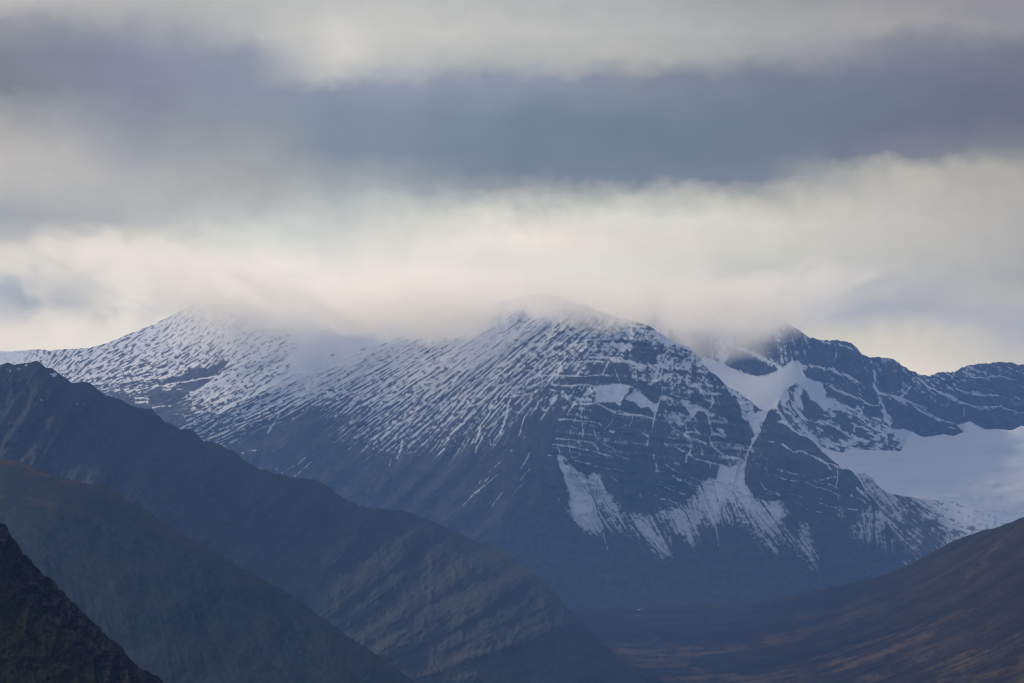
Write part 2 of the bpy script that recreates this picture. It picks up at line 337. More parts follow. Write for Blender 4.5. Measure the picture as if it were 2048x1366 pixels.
MAIN_POLYS = [  # tile, points, value, feather, rough(px)
 (A,[(700,800),(860,785),(1050,800),(1040,860),(980,930),(940,1000),(880,970),(790,965),(700,960),(690,920),(640,880)],.96,1.2,4),
 (A,[(640,810),(700,800),(690,920),(560,950),(470,980),(560,870)],.6,2,4),
 (A,[(1110,830),(1180,880),(1260,950),(1335,990),(1320,1060),(1290,1050),(1240,1000),(1200,1030),(1160,1030),(1110,960),(1040,960),(1000,940),(1060,890)],.97,1,3),
 (A,[(300,885),(260,970),(215,1005),(210,960),(240,920)],.9,1,2),(A,[(360,905),(440,890),(400,960)],.9,1,2),
 (A,[(300,940),(360,960),(350,1000),(260,1040),(180,1160),(120,1250),(0,1200),(0,1366),(260,1366),(280,1160),(330,1020)],.03,3,5),
 (A,[(600,590),(860,560),(1060,570),(1090,780),(860,770),(640,780),(640,700)],.1,2,5),(A,[(250,705),(600,705),(700,775),(250,775)],.12,2,4),
 (A,[(1080,330),(1230,330),(1300,400),(1330,560),(1240,560),(1180,520),(1080,480),(1050,420)],.12,2,5),
 (A,[(660,1010),(760,1020),(860,1090),(820,1180),(700,1170),(640,1100)],.06,1.5,4),(A,[(700,1100),(1030,1110),(1000,1300),(900,1366),(700,1250)],.1,3,6),
 (A,[(1120,780),(1366,790),(1366,970),(1280,940),(1180,860)],.03,1.5,4),
 (B,[(0,320),(60,360),(120,380),(200,420),(240,330),(180,300),(100,250),(40,220),(-40,230)],.58,3,6),
 (B,[(0,950),(80,990),(60,1060),(20,1050),(0,1010)],.95,1,2),
 (B,[(200,430),(420,450),(480,600),(420,900),(300,900),(140,640)],.36,5,6),
 (B,[(350,985),(450,980),(520,1010),(600,1060),(680,1100),(760,1120),(840,1160),(820,1180),(700,1110),(640,1130),(560,1070),(500,1060),(450,1120),(400,1060)],.93,1,4),
 (B,[(830,860),(900,960),(960,1080),(1000,1140),(1040,1170),(1060,1240),(1110,1060),(1040,960),(950,850),(880,790),(790,740)],.62,1.5,5),
 (B,[(1040,1170),(1100,1080),(1180,1060),(1240,1050),(1190,1130),(1140,1250),(1120,1330),(1090,1300),(1090,1200)],.85,1,4),
 (B,[(160,1140),(270,1090),(360,1150),(370,1200),(300,1190),(240,1170),(210,1200)],.75,1,4),
 (B,[(700,1240),(780,1260),(790,1340),(740,1300),(700,1270)],.95,.8,3),
 (B,[(790,820),(880,920),(960,1090),(1040,1190),(1080,1280),(1060,1366),(800,1366),(820,1180),(760,1100),(680,1080),(690,900)],.05,1.2,5),
 (B,[(450,860),(540,880),(640,1040),(540,1010),(430,950)],.08,1.2,4),(B,[(500,1080),(570,1080),(620,1180),(640,1340),(540,1366),(520,1200)],.08,1.2,4),
 (B,[(0,780),(110,800),(80,980),(0,940)],.03,1.2,4),(B,[(470,620),(620,640),(740,720),(700,860),(600,820),(480,740)],.35,3,5),
 (B,[(430,560),(500,620),(490,760),(440,740)],.08,1.5,4),(B,[(580,600),(720,640),(800,760),(790,860),(680,860),(600,760)],.25,2,5),
 # left cone
 (Cc,[(280,270),(340,260),(380,300),(430,380),(500,420),(580,470),(610,540),(650,640),(680,760),(700,860),(740,980),(760,1060),(660,1080),(560,1030),(460,960),(400,850),(420,800),(390,700),(450,700),(420,640),(360,560),(350,470),(290,380)],.95,1.5,5),
 (Cc,[(440,820),(680,860),(760,1070),(640,1090),(540,1020)],.85,5,5),
 (Cc,[(610,520),(625,460),(740,460),(770,560),(800,650),(800,760),(760,860),(700,760),(660,650)],.85,2,3),
 (Cc,[(760,640),(830,660),(880,720),(940,790),(980,880),(940,900),(860,850),(780,760)],.9,2,4),
 (Cc,[(700,720),(800,740),(900,860),(1000,900),(1060,960),(1150,1100),(1040,1080),(900,1060),(780,1040)],.55,7,5),
 (Cc,[(950,1000),(1060,960),(1160,1080),(1300,1230),(1366,1366),(1240,1366),(1100,1180)],.28,9,5),
 (Cc,[(320,280),(400,330),(410,380),(360,360)],.3,1,3),
 # twin gully cone
 (Cc,[(1050,880),(1110,900),(1180,985),(1280,1110),(1400,1240),(1500,1366),(1380,1320),(1240,1190),(1120,1020)],.75,2.5,3),
 (Dd,[(-160,890),(-120,870),(-20,920),(60,880),(120,1000),(140,1120),(200,1230),(260,1366),(120,1300),(-60,1090)],.82,3,4),
 (Dd,[(0,900),(60,860),(100,820),(160,960),(230,1100),(230,1220),(150,1180),(60,1080)],.3,5,4),
 (Dd,[(60,880),(130,790),(200,840),(240,800),(300,770),(380,780),(420,790),(420,700),(500,690),(560,760),(560,900),(500,1000),(500,1120),(480,1230),(400,1220),(330,1100),(250,1080),(200,950)],.72,2.5,4),
 (Dd,[(540,540),(600,530),(640,490),(700,530),(730,360),(840,400),(1000,330),(1000,430),(990,560),(1060,650),(1080,720),(1170,765),(1366,980),(1366,1150),(1240,1060),(1100,950),(960,800),(880,700),(840,760),(760,740),(740,900),(700,1000),(640,850),(560,700)],.93,1.5,4),
 (Dd,[(420,700),(520,590),(560,640),(640,850),(700,1030),(560,960),(540,800),(500,690)],.7,3,3),
 (Dd,[(740,740),(850,720),(960,800),(1100,940),(1366,1170),(1366,1366),(1200,1200),(1040,1060),(900,980),(760,960)],.55,6,4),
 (Dd,[(500,1010),(700,1040),(900,990),(1200,1210),(1100,1200),(800,1120),(520,1090)],.12,7,4),
 (Dd,[(680,200),(760,260),(1000,280),(980,360),(860,380),(760,330)],.4,2,4),
 (Dd,[(1010,380),(1080,350),(1200,500),(1366,700),(1366,740),(1240,770),(1100,700),(1040,600),(1000,560)],.03,1,3),
 # cone under the buttress
 (E,[(10,1170),(100,1190),(160,1160),(210,1150),(260,1260),(300,1330),(230,1366),(140,1366),(60,1240)],.93,1,3),
 (Ff,[(0,560),(60,568),(70,650),(105,740),(140,830),(158,900),(150,960),(60,850),(0,780)],.82,1.5,3),(Ff,[(-180,560),(0,770),(150,930),(190,1050),(60,960),(-80,800),(-240,660)],.45,5,4),
 (Ff,[(130,855),(155,870),(150,912),(132,900)],1,.8,1),
 # buttress crest snow and foot
 (E,[(170,330),(240,305),(300,350),(370,400),(480,470),(560,500),(500,500),(360,445),(300,390),(240,350)],.97,.8,3),
 (E,[(560,690),(640,740),(700,780),(760,850),(720,830),(650,760)],.9,.8,3),
 (Ff,[(320,400),(380,410),(440,540),(400,550),(330,470)],.6,1.5,4),(Ff,[(200,500),(260,465),(340,500),(300,560),(210,560)],.18,4,5),(Ff,[(100,520),(190,580),(180,600),(100,540)],.4,1.5,3),
 (Ff,[(560,450),(620,430),(700,430),(780,560),(760,600),(720,700),(860,700),(840,830),(760,800),(690,760),(540,740),(480,720),(470,640),(500,560)],.5,4,6),
 (Ff,[(700,420),(860,520),(900,640),(800,620),(720,560),(600,420)],.6,3,5),
]
MAIN_DARK = [  # channels cut in the cones
 (Cc,[(600,540),(640,640),(680,760),(720,860),(745,950),(775,1010)],11),(Cc,[(712,520),(700,650),(692,760)],8),(Cc,[(660,640),(700,720)],0.1),(Cc,[(470,450),(560,590),(630,680)],5),
 (Cc,[(1050,960),(1130,1060),(1230,1180),(1366,1300)],20),(Cc,[(1110,920),(1170,940),(1240,1000)],12),
 (Dd,[(530,580),(600,690),(650,830),(700,990)],7),(Dd,[(660,540),(690,650),(710,760)],6),(Dd,[(300,780),(380,880),(430,1010),(490,1160)],9),(Dd,[(150,820),(200,920),(245,1010)],10),(Dd,[(40,870),(60,920)],6),
 (Dd,[(1175,765),(1240,850),(1300,940),(1366,1010)],15),(Dd,[(440,720),(450,850),(470,960)],6),(Dd,[(750,700),(760,880),(730,1000)],6),(Dd,[(950,760),(1040,880),(1160,1050)],5),(Dd,[(860,640),(930,740)],5),
 (Dd,[(0,1150),(120,1290),(200,1366)],14),(E,[(10,1180),(80,1280),(150,1366)],15),(E,[(210,1170),(260,1260),(300,1330),(360,1366)],14),(Ff,[(-180,480),(0,730),(140,900)],9),(Ff,[(-120,480),(0,640),(90,790)],6),
 (Dd,[(1100,850),(1240,1010),(1366,1140)],5),(Dd,[(1000,900),(1150,1080)],6),
]
MAIN_LIGHT = [
 (Cc,[(720,800),(745,940),(770,1060),(795,1180),(820,1260)],9,.95),(Cc,[(640,640),(665,760),(700,870),(750,1000)],9,.95),(Cc,[(1050,880),(1100,940),(1170,1030),(1260,1130),(1400,1260)],11,.95),
 (Dd,[(640,830),(690,990),(710,1120),(720,1220)],9,.9),(Dd,[(560,600),(620,740),(660,880)],9,.95),(Dd,[(680,680),(715,860),(725,960)],9,.95),(Dd,[(740,860),(725,980)],10,.9),(Dd,[(180,840),(240,980),(280,1080)],10,.9),
 (Dd,[(0,1090),(80,1200),(190,1330)],12,.85),(Dd,[(-80,1090),(60,1230),(180,1366)],9,.7),(Dd,[(450,1050),(490,1180)],9,.7),(Dd,[(460,820),(470,930)],9,.8),(Dd,[(200,1120),(230,1190),(215,1240)],10,.7),
 (Dd,[(0,1270),(90,1366)],9,.5),(Dd,[(1366,1010),(1250,890)],10,.95),(Ff,[(0,700),(80,830),(140,920)],7,.8),(Ff,[(60,920),(120,1000),(180,1060)],8,.5),
]
MAIN_SKY = [(-160,880),(0,875),(300,862),(400,842),(430,832),(520,786),(580,752),(610,745),(660,730),(700,714),(760,690),(820,665),(880,640),(960,612),(1040,594),(1080,586),(1130,598),(1180,615),(1240,636),(1262,640),(1300,652),(1345,683),
 (1378,694),(1395,716),(1414,737),(1440,758),(1457,775),(1481,786),(1505,806),(1520,818),(1533,822),(1542,819),(1552,824),(1562,838),(1575,846),(1590,860),(1612,872),(1628,884),(1645,903),(1672,926),(1687,938),(1700,940),(1706,944),(1715,955),
 (1724,968),(1731,982),(1742,993),(1758,1013),(1768,1030),(1780,1052),(1800,1085),(1830,1125),(1870,1165),(1920,1210)]
MAIN_BOT = [(-160,1150),(300,1150),(700,1250),(1000,1262),(1200,1262),(1500,1262),(1700,1255),(1920,1260)]

# ---- back mountain behind the col and the glacier
BACK_P = [(1300,620,.4),(1400,640,.42),(1400,690,.25),(1450,700,.3),(1480,690,.7),(1500,650,.35),(1560,680,.35),(1600,690,.2),(1650,700,.12),(1700,720,.12),(1640,760,.35),(1700,760,.3),(1750,740,.2),(1700,800,.35),
 (1750,830,.35),(1790,800,.25),(1650,850,.45),(1600,850,.5),(1560,860,.65),(1700,850,.6),(1760,870,.65),(1690,890,.5),(1760,890,.5),(1800,760,.2),(1850,770,.35),(1900,780,.25),(1850,830,.15),(1920,820,.1),(1900,870,.15),
 (1950,740,.4),(2000,760,.25),(1960,770,.35),(2000,800,.1),(2040,760,.3),(2040,820,.2),(1980,840,.06),(1580,880,.8),(1640,900,.8),(2150,780,.3)]
BACK_DIR = [(1400,650,100),(1480,690,85),(1560,680,95),(1650,700,110),(1640,760,158),(1700,780,152),(1750,820,145),(1600,830,110),(1560,850,140),(1640,860,150),(1700,870,160),(1760,880,170),(1800,760,110),(1850,790,145),
 (1900,800,145),(1950,760,165),(2030,780,160),(1980,840,90),(1740,740,120),(1500,780,150),(2150,800,160)]
BACK_DEPTH = [(1150,640,14300),(1250,600,14400),(1450,590,14500),(1640,677,14300),(1760,716,14250),(1860,751,14300),(1950,727,14300),(2048,730,14300),(2200,735,14300),(1400,720,13950),(1500,752,13800),(1600,725,13950),
 (1500,850,13100),(1550,815,13350),(1640,895,13350),(1640,800,13750),(1700,850,13650),(1760,900,13500),(1850,880,13850),(1960,865,13950),(2048,860,13950),(1700,780,13950),(1850,800,14100),(1300,800,13600),(1150,800,13700),
 (2200,870,13950),(1600,800,13500),(1500,940,12900),(1700,930,13300),(1900,920,13650),(1590,770,13560)]
BACK_SKY = [(1120,650),(1200,636),(1300,624),(1400,618),(1480,616),(1530,624),(1560,637),(1585,653),(1620,674),(1640,679),(1670,682),(1690,684),(1703,687),(1712,696),(1721,705),(1738,713),(1760,716),(1790,720),(1805,730),(1820,740),(1840,749),(1858,751),(1878,746),
 (1910,742),(1920,736),(1930,731),(1950,727),(1958,726),(1975,727),(1995,725),(2010,724),(2048,730),(2120,722),(2200,738)]
BACK_BOT = [(1120,900),(1400,930),(1560,950),(1700,960),(1900,940),(2200,940)]
BACK_POLYS = [
 (G,[(-740,560),(-660,620),(-560,650),(-440,690),(-330,760),(-140,790),(0,775),(110,735),(215,650),(290,640),(350,680),(340,760),(400,820),(540,865),(565,940),(600,1040),(690,1110),(760,1110),(740,1160),(600,1130),(560,1150),(500,1080),(420,1050),(380,960),(320,880),(250,890),(170,960),(100,1050),(60,1140),(0,1140),(-200,1400),(-700,1000)],1,.8,2),
 (B,[(810,590),(850,450),(900,430),(1000,460),(1100,500),(1200,560),(1340,610),(1350,635),(1250,670),(1120,690),(1040,665),(950,630),(850,612)],.07,.8,3),
 (B,[(470,200),(620,220),(640,440),(560,520),(450,470),(420,330)],.12,3,5),
 (B,[(700,240),(860,230),(840,420),(800,580),(720,570),(690,420)],.66,3,5),
 (B,[(900,230),(1100,220),(1300,300),(1366,500),(1250,500),(1100,440),(880,370)],.15,3,5),
 (G,[(430,500),(640,500),(700,560),(830,560),(950,650),(1050,800),(1080,880),(930,850),(750,760),(500,690),(360,640),(380,560)],.1,1,4),
 (G,[(340,740),(420,740),(560,780),(640,800),(630,860),(520,860),(400,810)],.1,1,4),(G,[(650,850),(700,780),(760,830),(850,870),(940,1010),(860,1010),(700,930)],.14,1,4),
 (G,[(1150,740),(1300,760),(1380,800),(1380,1000),(1250,980),(1140,940)],.04,1,4),(G,[(570,930),(640,930),(760,1000),(900,1050),(910,1130),(860,1140),(700,1060),(600,990)],.08,1,4),
 (G,[(640,1170),(740,1160),(830,1240),(880,1320),(870,1400),(780,1380),(640,1280),(700,1230)],.07,1,4),(G,[(990,1090),(1140,1120),(1190,1220),(1190,1250),(1060,1230),(980,1170)],.04,1,4),
 (G,[(940,930),(1080,930),(1150,1060),(1120,1110),(1000,1060)],.08,1,4),(G,[(1180,1040),(1340,1060),(1366,1200),(1340,1340),(1250,1200)],.1,1.5,4),
 (G,[(200,920),(290,870),(300,900),(260,960),(240,1060),(210,1040)],.25,1,3),(G,[(350,950),(400,1000),(420,1060),(500,1090),(560,1180),(540,1240),(430,1300),(350,1200),(330,1080)],.04,.8,3),
 (G,[(100,1060),(200,1040),(230,1140),(270,1190),(200,1180),(90,1120)],.5,2,4),(G,[(270,920),(330,900),(330,1080),(350,1200),(300,1200),(240,1080)],.8,1.5,3),
 (E,[(640,370),(760,390),(880,460),(910,500),(890,550),(800,510),(680,450)],.12,1.5,4),(E,[(460,400),(580,370),(640,440),(640,480),(560,480)],.3,2,5),(E,[(730,500),(830,545),(780,550)],.15,1,3),
 (E,[(700,590),(780,570),(870,600),(900,640),(860,660),(760,640)],.28,1,4),(E,[(860,420),(960,470),(1000,480),(940,400),(880,330)],.1,1,3),(E,[(1010,390),(1090,400),(1120,470),(1160,540),(1060,520),(1000,460)],.1,1,4),
 (E,[(970,590),(1060,560),(1140,580),(1130,625),(1040,620)],.25,1,4),(E,[(1150,540),(1280,530),(1366,600),(1366,640),(1160,620)],.3,1.5,4),(E,[(680,380),(800,420),(940,480),(900,520),(780,440)],.1,1,3),
 (E,[(930,560),(1040,540),(1140,560),(1060,500),(960,500)],.85,1,3),
 (Hh,[(60,560),(170,600),(330,700),(430,760),(500,770),(660,800),(690,850),(735,862),(620,905),(520,885),(340,918),(290,910),(150,845),(60,815),(0,830),(30,620)],.05,.8,3),
 (Hh,[(-60,860),(10,850),(60,940),(95,1030),(80,1065),(-60,1060)],.4,1,4),
 (Hh,[(120,480),(190,400),(400,560),(500,700),(600,740),(480,700),(300,560)],.14,1.5,5),(Hh,[(560,560),(700,590),(740,700),(790,755),(670,775),(560,700)],.06,1,4),
 (Hh,[(750,650),(960,640),(1140,620),(1280,690),(1400,690),(1400,800),(1330,800),(1240,850),(1060,835),(960,840),(850,785),(790,755),(730,720)],.02,.8,3),
 (Hh,[(840,490),(1100,490),(1150,590),(880,590),(720,540),(650,430)],.07,1.5,4),(Hh,[(800,300),(1366,320),(1366,480),(900,450)],.13,4,6),
 (Hh,[(-80,850),(60,820),(160,850),(290,912),(345,920),(520,887),(620,905),(735,862),(665,790),(720,772),(795,757),(850,785),(960,842),(1060,835),(1240,852),(1330,802),(1420,802),(1420,1400),(-80,1400),(-60,1065),(80,1065),(95,1030),(60,940),(10,850)],1,.6,1.5),
 (Hh,[(1170,920),(1230,885),(1420,905),(1420,1060),(1220,990)],.04,.6,2)]
BACK_LINES = [(B,[(870,400),(960,410),(1060,450),(1150,490),(1250,540),(1380,600)],30,.95),(G,[(370,690),(500,700),(650,730),(760,780),(880,830),(930,870)],34,.85),(G,[(620,900),(700,950),(850,1000),(950,1050)],22,.9),
 (G,[(600,1030),(700,1080),(780,1110),(880,1160),(960,1210),(1100,1290)],46,.8),(G,[(1060,640),(1100,760),(1100,900),(1150,1000),(1190,1130),(1220,1240),(1270,1340)],36,.85),(G,[(1150,980),(1250,1000),(1366,1030)],22,.9),
 (G,[(980,1080),(1100,1110),(1150,1112)],14,.9),(G,[(700,520),(690,600),(670,660)],14,.85),(G,[(530,430),(650,460),(780,480),(900,520),(960,560)],40,.7),(G,[(990,700),(1040,760)],20,.8),
 (G,[(640,1250),(700,1200),(650,1180)],12,.8),(G,[(350,1240),(480,1290),(620,1270),(720,1320)],34,.85),(G,[(1290,970),(1366,960)],20,.7),(G,[(200,440),(220,560)],14,.6),(G,[(80,400),(90,520)],14,.6),
 (E,[(690,330),(800,400),(900,470),(960,500)],18,.9),(E,[(560,560),(700,560),(830,580),(900,590)],24,.8),(E,[(880,200),(960,240),(1050,290)],14,.8),(E,[(640,600),(740,640)],16,.9),
 (Hh,[(370,390),(450,430),(540,470),(650,525)],34,.92),(Hh,[(650,400),(740,440),(880,470),(1100,475)],20,.92),(Hh,[(700,550),(760,565),(850,600),(1000,600),(1120,595)],30,.95),(Hh,[(860,620),(940,620)],16,.8),(Hh,[(1000,625),(1060,610)],16,.8),
 (Hh,[(1140,610),(1250,630),(1300,655),(1400,668)],18,.95),(Hh,[(800,280),(920,290),(1100,275),(1250,305)],14,.9),(Hh,[(80,490),(180,385)],20,.9),(Hh,[(90,510),(200,560),(280,590),(370,670),(500,735),(620,775)],18,.9),
 (Hh,[(210,590),(340,680),(480,740)],20,.85),(Hh,[(730,600),(740,690)],12,.8),(Hh,[(260,300),(360,390)],30,.85),(Hh,[(1040,170),(1200,180),(1366,240)],22,.6),(Hh,[(0,500),(60,530)],34,.85),(Hh,[(180,790),(280,810)],9,.6),
 (Hh,[(520,790),(640,830)],24,.4),(Hh,[(1270,500),(1366,545)],14,.7),(Hh,[(290,520),(430,600),(500,670)],16,.4),(Hh,[(1260,940),(1330,945),(1420,945)],12,.9),(Hh,[(1240,880),(1420,895)],8,.9),(Hh,[(560,560),(570,590)],14,.7)]
GLAC_SKY = [(1560,900),(1620,905),(1650,896),(1668,902),(1687,906),(1700,899),(1780,901),(1788,902),(1801,902),(1807,895),(1812,884),(1816,870),(1822,864),(1843,873),(1854,875),(1887,868),(1906,872),(1928,864),(1916,852),(1940,842),(1950,849),
 (1971,859),(1990,858),(2024,861),(2041,852),(2060,852),(2200,850)]
GLAC_BOT = [(1560,1000),(1700,1010),(1800,1030),(2048,1062),(2200,1070)]
GLAC_DEPTH = [(1560,900,12700),(1650,896,13250),(1800,880,13650),(1900,868,13750),(2048,858,13780),(2200,850,13800),(1700,940,12950),(1800,940,13150),(1900,940,13200),(2048,940,13200),(2200,940,13200),
 (1800,1000,12650),(1900,1010,12620),(2048,1035,12580),(2200,1060,12400),(1700,990,12600),(1560,1000,12200)]
GLAC_GREY = [(Hh,[(90,1012),(160,1020),(260,1014)],5,.55),(Hh,[(385,1000),(450,990),(520,1010),(600,1012)],4,.5),(Hh,[(640,1008),(780,1010),(940,1022)],3.5,.35),(Hh,[(950,905),(1030,928)],3.5,.3),(Hh,[(0,1210),(60,1240)],3,.2),(Hh,[(180,1335),(240,1350)],3,.2)]

# ---- moraine in front of the glacier
MOR_SKY = [(1640,1010),(1680,975),(1700,955),(1714,947),(1732,946),(1743,955),(1758,973),(1770,983),(1786,988),(1800,991),(1850,999),(1900,1002),(1960,1013),(2048,1026),(2200,1045)]
MOR_BOT = [(1640,1200),(1900,1210),(2048,1160),(2200,1160)]
MOR_DEPTH = [(1640,1010,11900),(1730,946,12350),(1790,988,12380),(1850,1000,12450),(2048,1026,12450),(2200,1045,12450),(1750,1040,11800),(1800,1060,11800),(1850,1060,11850),(1900,1080,11900),(1950,1050,12050),(2048,1080,11950),
 (2200,1100,12000),(1640,1200,11200),(1800,1150,11300),(1900,1150,11350),(2048,1160,11500),(2200,1160,11500),(1810,1010,12180),(1760,1000,12150)]
MOR_P = [(1720,960,.75),(1750,990,.6),(1780,1020,.72),(1740,1040,.65),(1720,1080,.45),(1760,1100,.5),(1800,1080,.35),(1790,1050,.6),(1830,1040,.4),(1810,1010,.35),(1850,1010,.85),(1900,1020,.9),(1950,1030,.95),(2000,1030,.96),(1880,1050,.6),
 (1850,1030,.5),(1900,1070,.65),(1930,1060,.8),(1860,1100,.2),(1880,1100,.3),(1840,1130,.25),(1900,1100,.35),(1800,1120,.35),(1840,1160,.1),(1770,1130,.2),(2048,1050,.95),(2200,1060,.9)]
MOR_DIR = [(1720,960,120),(1750,990,125),(1780,1020,128),(1720,1060,95),(1760,1060,140),(1800,1080,165),(1790,1050,140),(1830,1040,100),(1850,1010,165),(1900,1020,168),(2000,1030,168),(1850,1130,125),(1880,1120,115),(1820,1120,128),(1900,1070,165),(1800,1000,140)]
MOR_POLYS = [(Ff,[(740,600),(800,610),(860,650),(950,670),(1000,620),(1080,600),(1060,560),(1000,540),(920,600),(980,600),(960,650),(900,690),(820,680),(750,640)],.08,2,4),
 (Ff,[(900,340),(1000,350),(1100,400),(1160,470),(1060,500),(1000,480),(940,440)],.3,3,5),(Ff,[(960,500),(1060,480),(1080,540),(1240,520),(1320,600),(1180,620),(1100,700),(1080,620),(900,640),(920,560)],.12,3,5),
 (Ff,[(1090,490),(1160,470),(1220,500),(1200,540),(1080,540)],.75,3,4),(Ff,[(1110,640),(1300,620),(1340,720),(1240,820),(1140,800),(1100,720)],.13,4,5),(Ff,[(860,710),(920,700),(1000,820),(1090,900),(960,900),(880,800)],.2,2,4),
 (Ff,[(480,760),(690,765),(830,820),(900,860),(950,960),(900,1100),(480,1100)],.0,1.5,3)]
MOR_LINES = [(Ff,[(910,700),(960,770),(1010,830),(1090,915)],10,.8),(Ff,[(970,740),(1040,800),(1110,830)],9,.7),(Ff,[(860,720),(900,790)],8,.6),(Ff,[(1040,700),(1100,780)],8,.6),(Ff,[(1240,520),(1340,570),(1420,590)],5,.2),
 (Ff,[(1000,340),(1100,400),(1180,450),(1230,510)],8,.85),(Ff,[(480,690),(490,720)],9,.8)]

# ---- left mountain
LEFT_P = [(-100,715,.75),(20,715,.82),(100,715,.62),(200,710,.66),(300,690,.68),(400,650,.7),(500,680,.74),(560,720,.72),(450,780,.72),(500,750,.7),(420,808,.66),(400,835,.35),(440,845,.25),(360,750,.55),(250,742,.5),(180,748,.55),(120,740,.6),
 (280,778,.3),(340,790,.22),(230,788,.12),(330,830,.06),(300,815,.06),(270,800,.15),(400,735,.5),(560,670,.78),(620,690,1),(700,690,1),(650,730,1),(480,810,.5),(370,838,.12),(460,840,.3)]
LEFT_DIR = [(20,710,60),(100,720,52),(200,710,40),(300,690,38),(400,640,50),(460,650,58),(380,720,38),(500,680,35),(560,700,22),(560,740,25),(500,780,28),(430,790,35),(300,760,12),(200,760,15),(350,800,10),(450,820,30)]
LEFT_DEPTH = [(-160,705,15900),(0,702,15500),(200,690,14900),(380,612,14500),(600,580,14100),(900,600,14100),(600,745,13000),(450,830,12750),(300,850,12900),(100,780,14250),(0,780,14800),(-160,780,15200),(350,760,13400),(500,700,13450),(620,700,13120),(700,700,13150),
 (900,700,13150),(420,800,12950),(250,750,13950),(600,900,12600),(900,900,12600),(0,900,13900),(400,690,13900)]
LEFT_SKY = [(-160,708),(0,702),(30,703),(60,699),(100,701),(140,698),(170,697),(200,690),(230,680),(262,666),(300,652),(345,630),(380,612),(410,603),(440,599),(500,592),(600,586),(760,590),(960,612)]
LEFT_BOT = [(-160,880),(300,900),(440,900),(600,820),(760,760),(960,700)]
LEFT_POLYS = [((0,0,1),[(447,719),(454,725),(432,752),(413,770),(390,780),(365,793),(344,812),(300,800),(310,775),(340,757),(378,738),(420,732)],.12,2,6),
 ((0,0,1),[(584,690),(588,745),(564,763),(520,783),(482,801),(468,806),(500,790),(537,770),(560,752),(578,740)],.98,1.5,2),((0,0,1),[(610,560),(960,560),(960,800),(560,800),(588,750),(585,715),(596,690),(592,660),(604,630)],1,6,9),
 ((0,0,1),[(470,802),(450,812),(430,832),(436,832),(462,819),(472,810)],1,.8,1)]
LEFT_LINES = [((0,0,1),[(190,768),(250,760),(300,757),(380,745)],4,.7),((0,0,1),[(175,754),(280,744),(372,738)],4,.7),((0,0,1),[(222,782),(260,776),(300,773),(350,771)],3.5,.65),((0,0,1),[(335,769),(390,760),(432,752)],2.2,.95),
 ((0,0,1),[(255,784),(268,778),(280,783)],4,.9),((0,0,1),[(268,795),(295,797)],2.5,.95),((0,0,1),[(272,804),(295,804)],2.5,.9),((0,0,1),[(305,814),(340,812)],2,.7),((0,0,1),[(202,779),(215,776)],3,.9),((0,0,1),[(372,794),(385,788),(410,775),(425,760)],4,.9),
 ((0,0,1),[(325,780),(340,778)],2.5,.8),((0,0,1),[(350,779),(366,778)],2.5,.8)]
LEFT_DOTS = [((0,0,1),[(660,711),(666,710)],1.6,.3),((0,0,1),[(672,691),(677,691)],1.5,.3),((0,0,1),[(624,736),(640,733)],1,.7),((0,0,1),[(720,700),(735,697)],1,.6)]

# ---- near ridges and the valley side
RIDGE_SKY = [(-160,740),(-60,742),(0,728),(30,727),(55,724),(75,723),(92,734),(100,737),(108,742),(125,753),(140,763),(150,765),(158,762),(172,763),(190,773),(210,790),(222,796),(240,800),(262,810),(285,818),(302,818),(315,832),(330,845),(365,858),(385,860),
 (410,882),(440,890),(470,902),(490,920),(520,938),(550,947),(575,952),(605,955),(640,962),(670,985),(700,1003),(740,1015),(790,1018),(830,1030),(870,1043),(900,1057),(940,1078),(975,1087),(1000,1097),(1020,1112),(1060,1140),(1090,1165),(1120,1200),
 (1160,1240),(1200,1280),(1250,1326),(1292,1366),(1340,1410),(1400,1470)]
RIDGE_BOT = [(-160,1320),(0,1320),(700,1480),(1000,1480),(1400,1500)]
RIDGE_DEPTH = [(-160,740,6900),(75,723,6800),(330,845,7000),(600,955,7200),(1000,1097,7500),(1292,1366,6800),(1400,1470,6500),(0,950,6300),(300,1040,6150),(0,1320,5400),(400,1200,5900),(600,1200,6100),(700,1480,5000),(850,1250,6200),(1000,1250,6350),(1150,1366,6250),(1000,1480,5700),(500,1050,6600),(750,1120,6750)]
RIDGE_DIR = [(50,780,55),(150,850,55),(300,900,50),(100,950,62),(400,1000,45),(500,1000,40),(700,1100,42),(850,1150,38),(900,1250,28),(700,1250,35),(1000,1200,35),(1000,1330,15),(1150,1300,30),(850,1350,8),(1100,1366,10)]
HILL_SKY = [(-160,890),(-60,905),(0,917),(25,920),(60,930),(90,945),(130,958),(185,968),(215,976),(235,988),(260,1005),(300,1026),(350,1060),(390,1083),(420,1098),(470,1128),(520,1155),(560,1178),(600,1198),(625,1222),(660,1245),(700,1275),(740,1300),(790,1335),(830,1366),(900,1420),(960,1470)]
HILL_BOT = [(-160,1500),(300,1500),(960,1560)]
HILL_DEPTH = [(-160,890,4600),(0,917,4600),(240,990,4500),(600,1198,4300),(830,1366,4100),(960,1470,4000),(0,1200,3700),(300,1250,3750),(0,1500,3000),(500,1450,3400),(250,1100,4150),(100,1000,4300),(700,1420,3700),(960,1560,3600)]
HILL_DIR = [(50,950,175),(150,980,168),(250,1030,160),(100,1100,95),(300,1200,105),(500,1250,115),(600,1300,120),(200,1350,95),(700,1400,130)]
NEAR_SKY = [(-160,930),(-60,1010),(-10,1048),(3,1050),(14,1053),(25,1075),(38,1090),(48,1107),(60,1122),(72,1135),(88,1152),(96,1152),(103,1158),(118,1175),(130,1186),(150,1206),(165,1222),(185,1240),(200,1256),(215,1274),(235,1288),(250,1305),(265,1320),
 (282,1338),(300,1345),(318,1353),(335,1370),(380,1410),(440,1460)]
NEAR_BOT = [(-160,1700),(440,1700)]
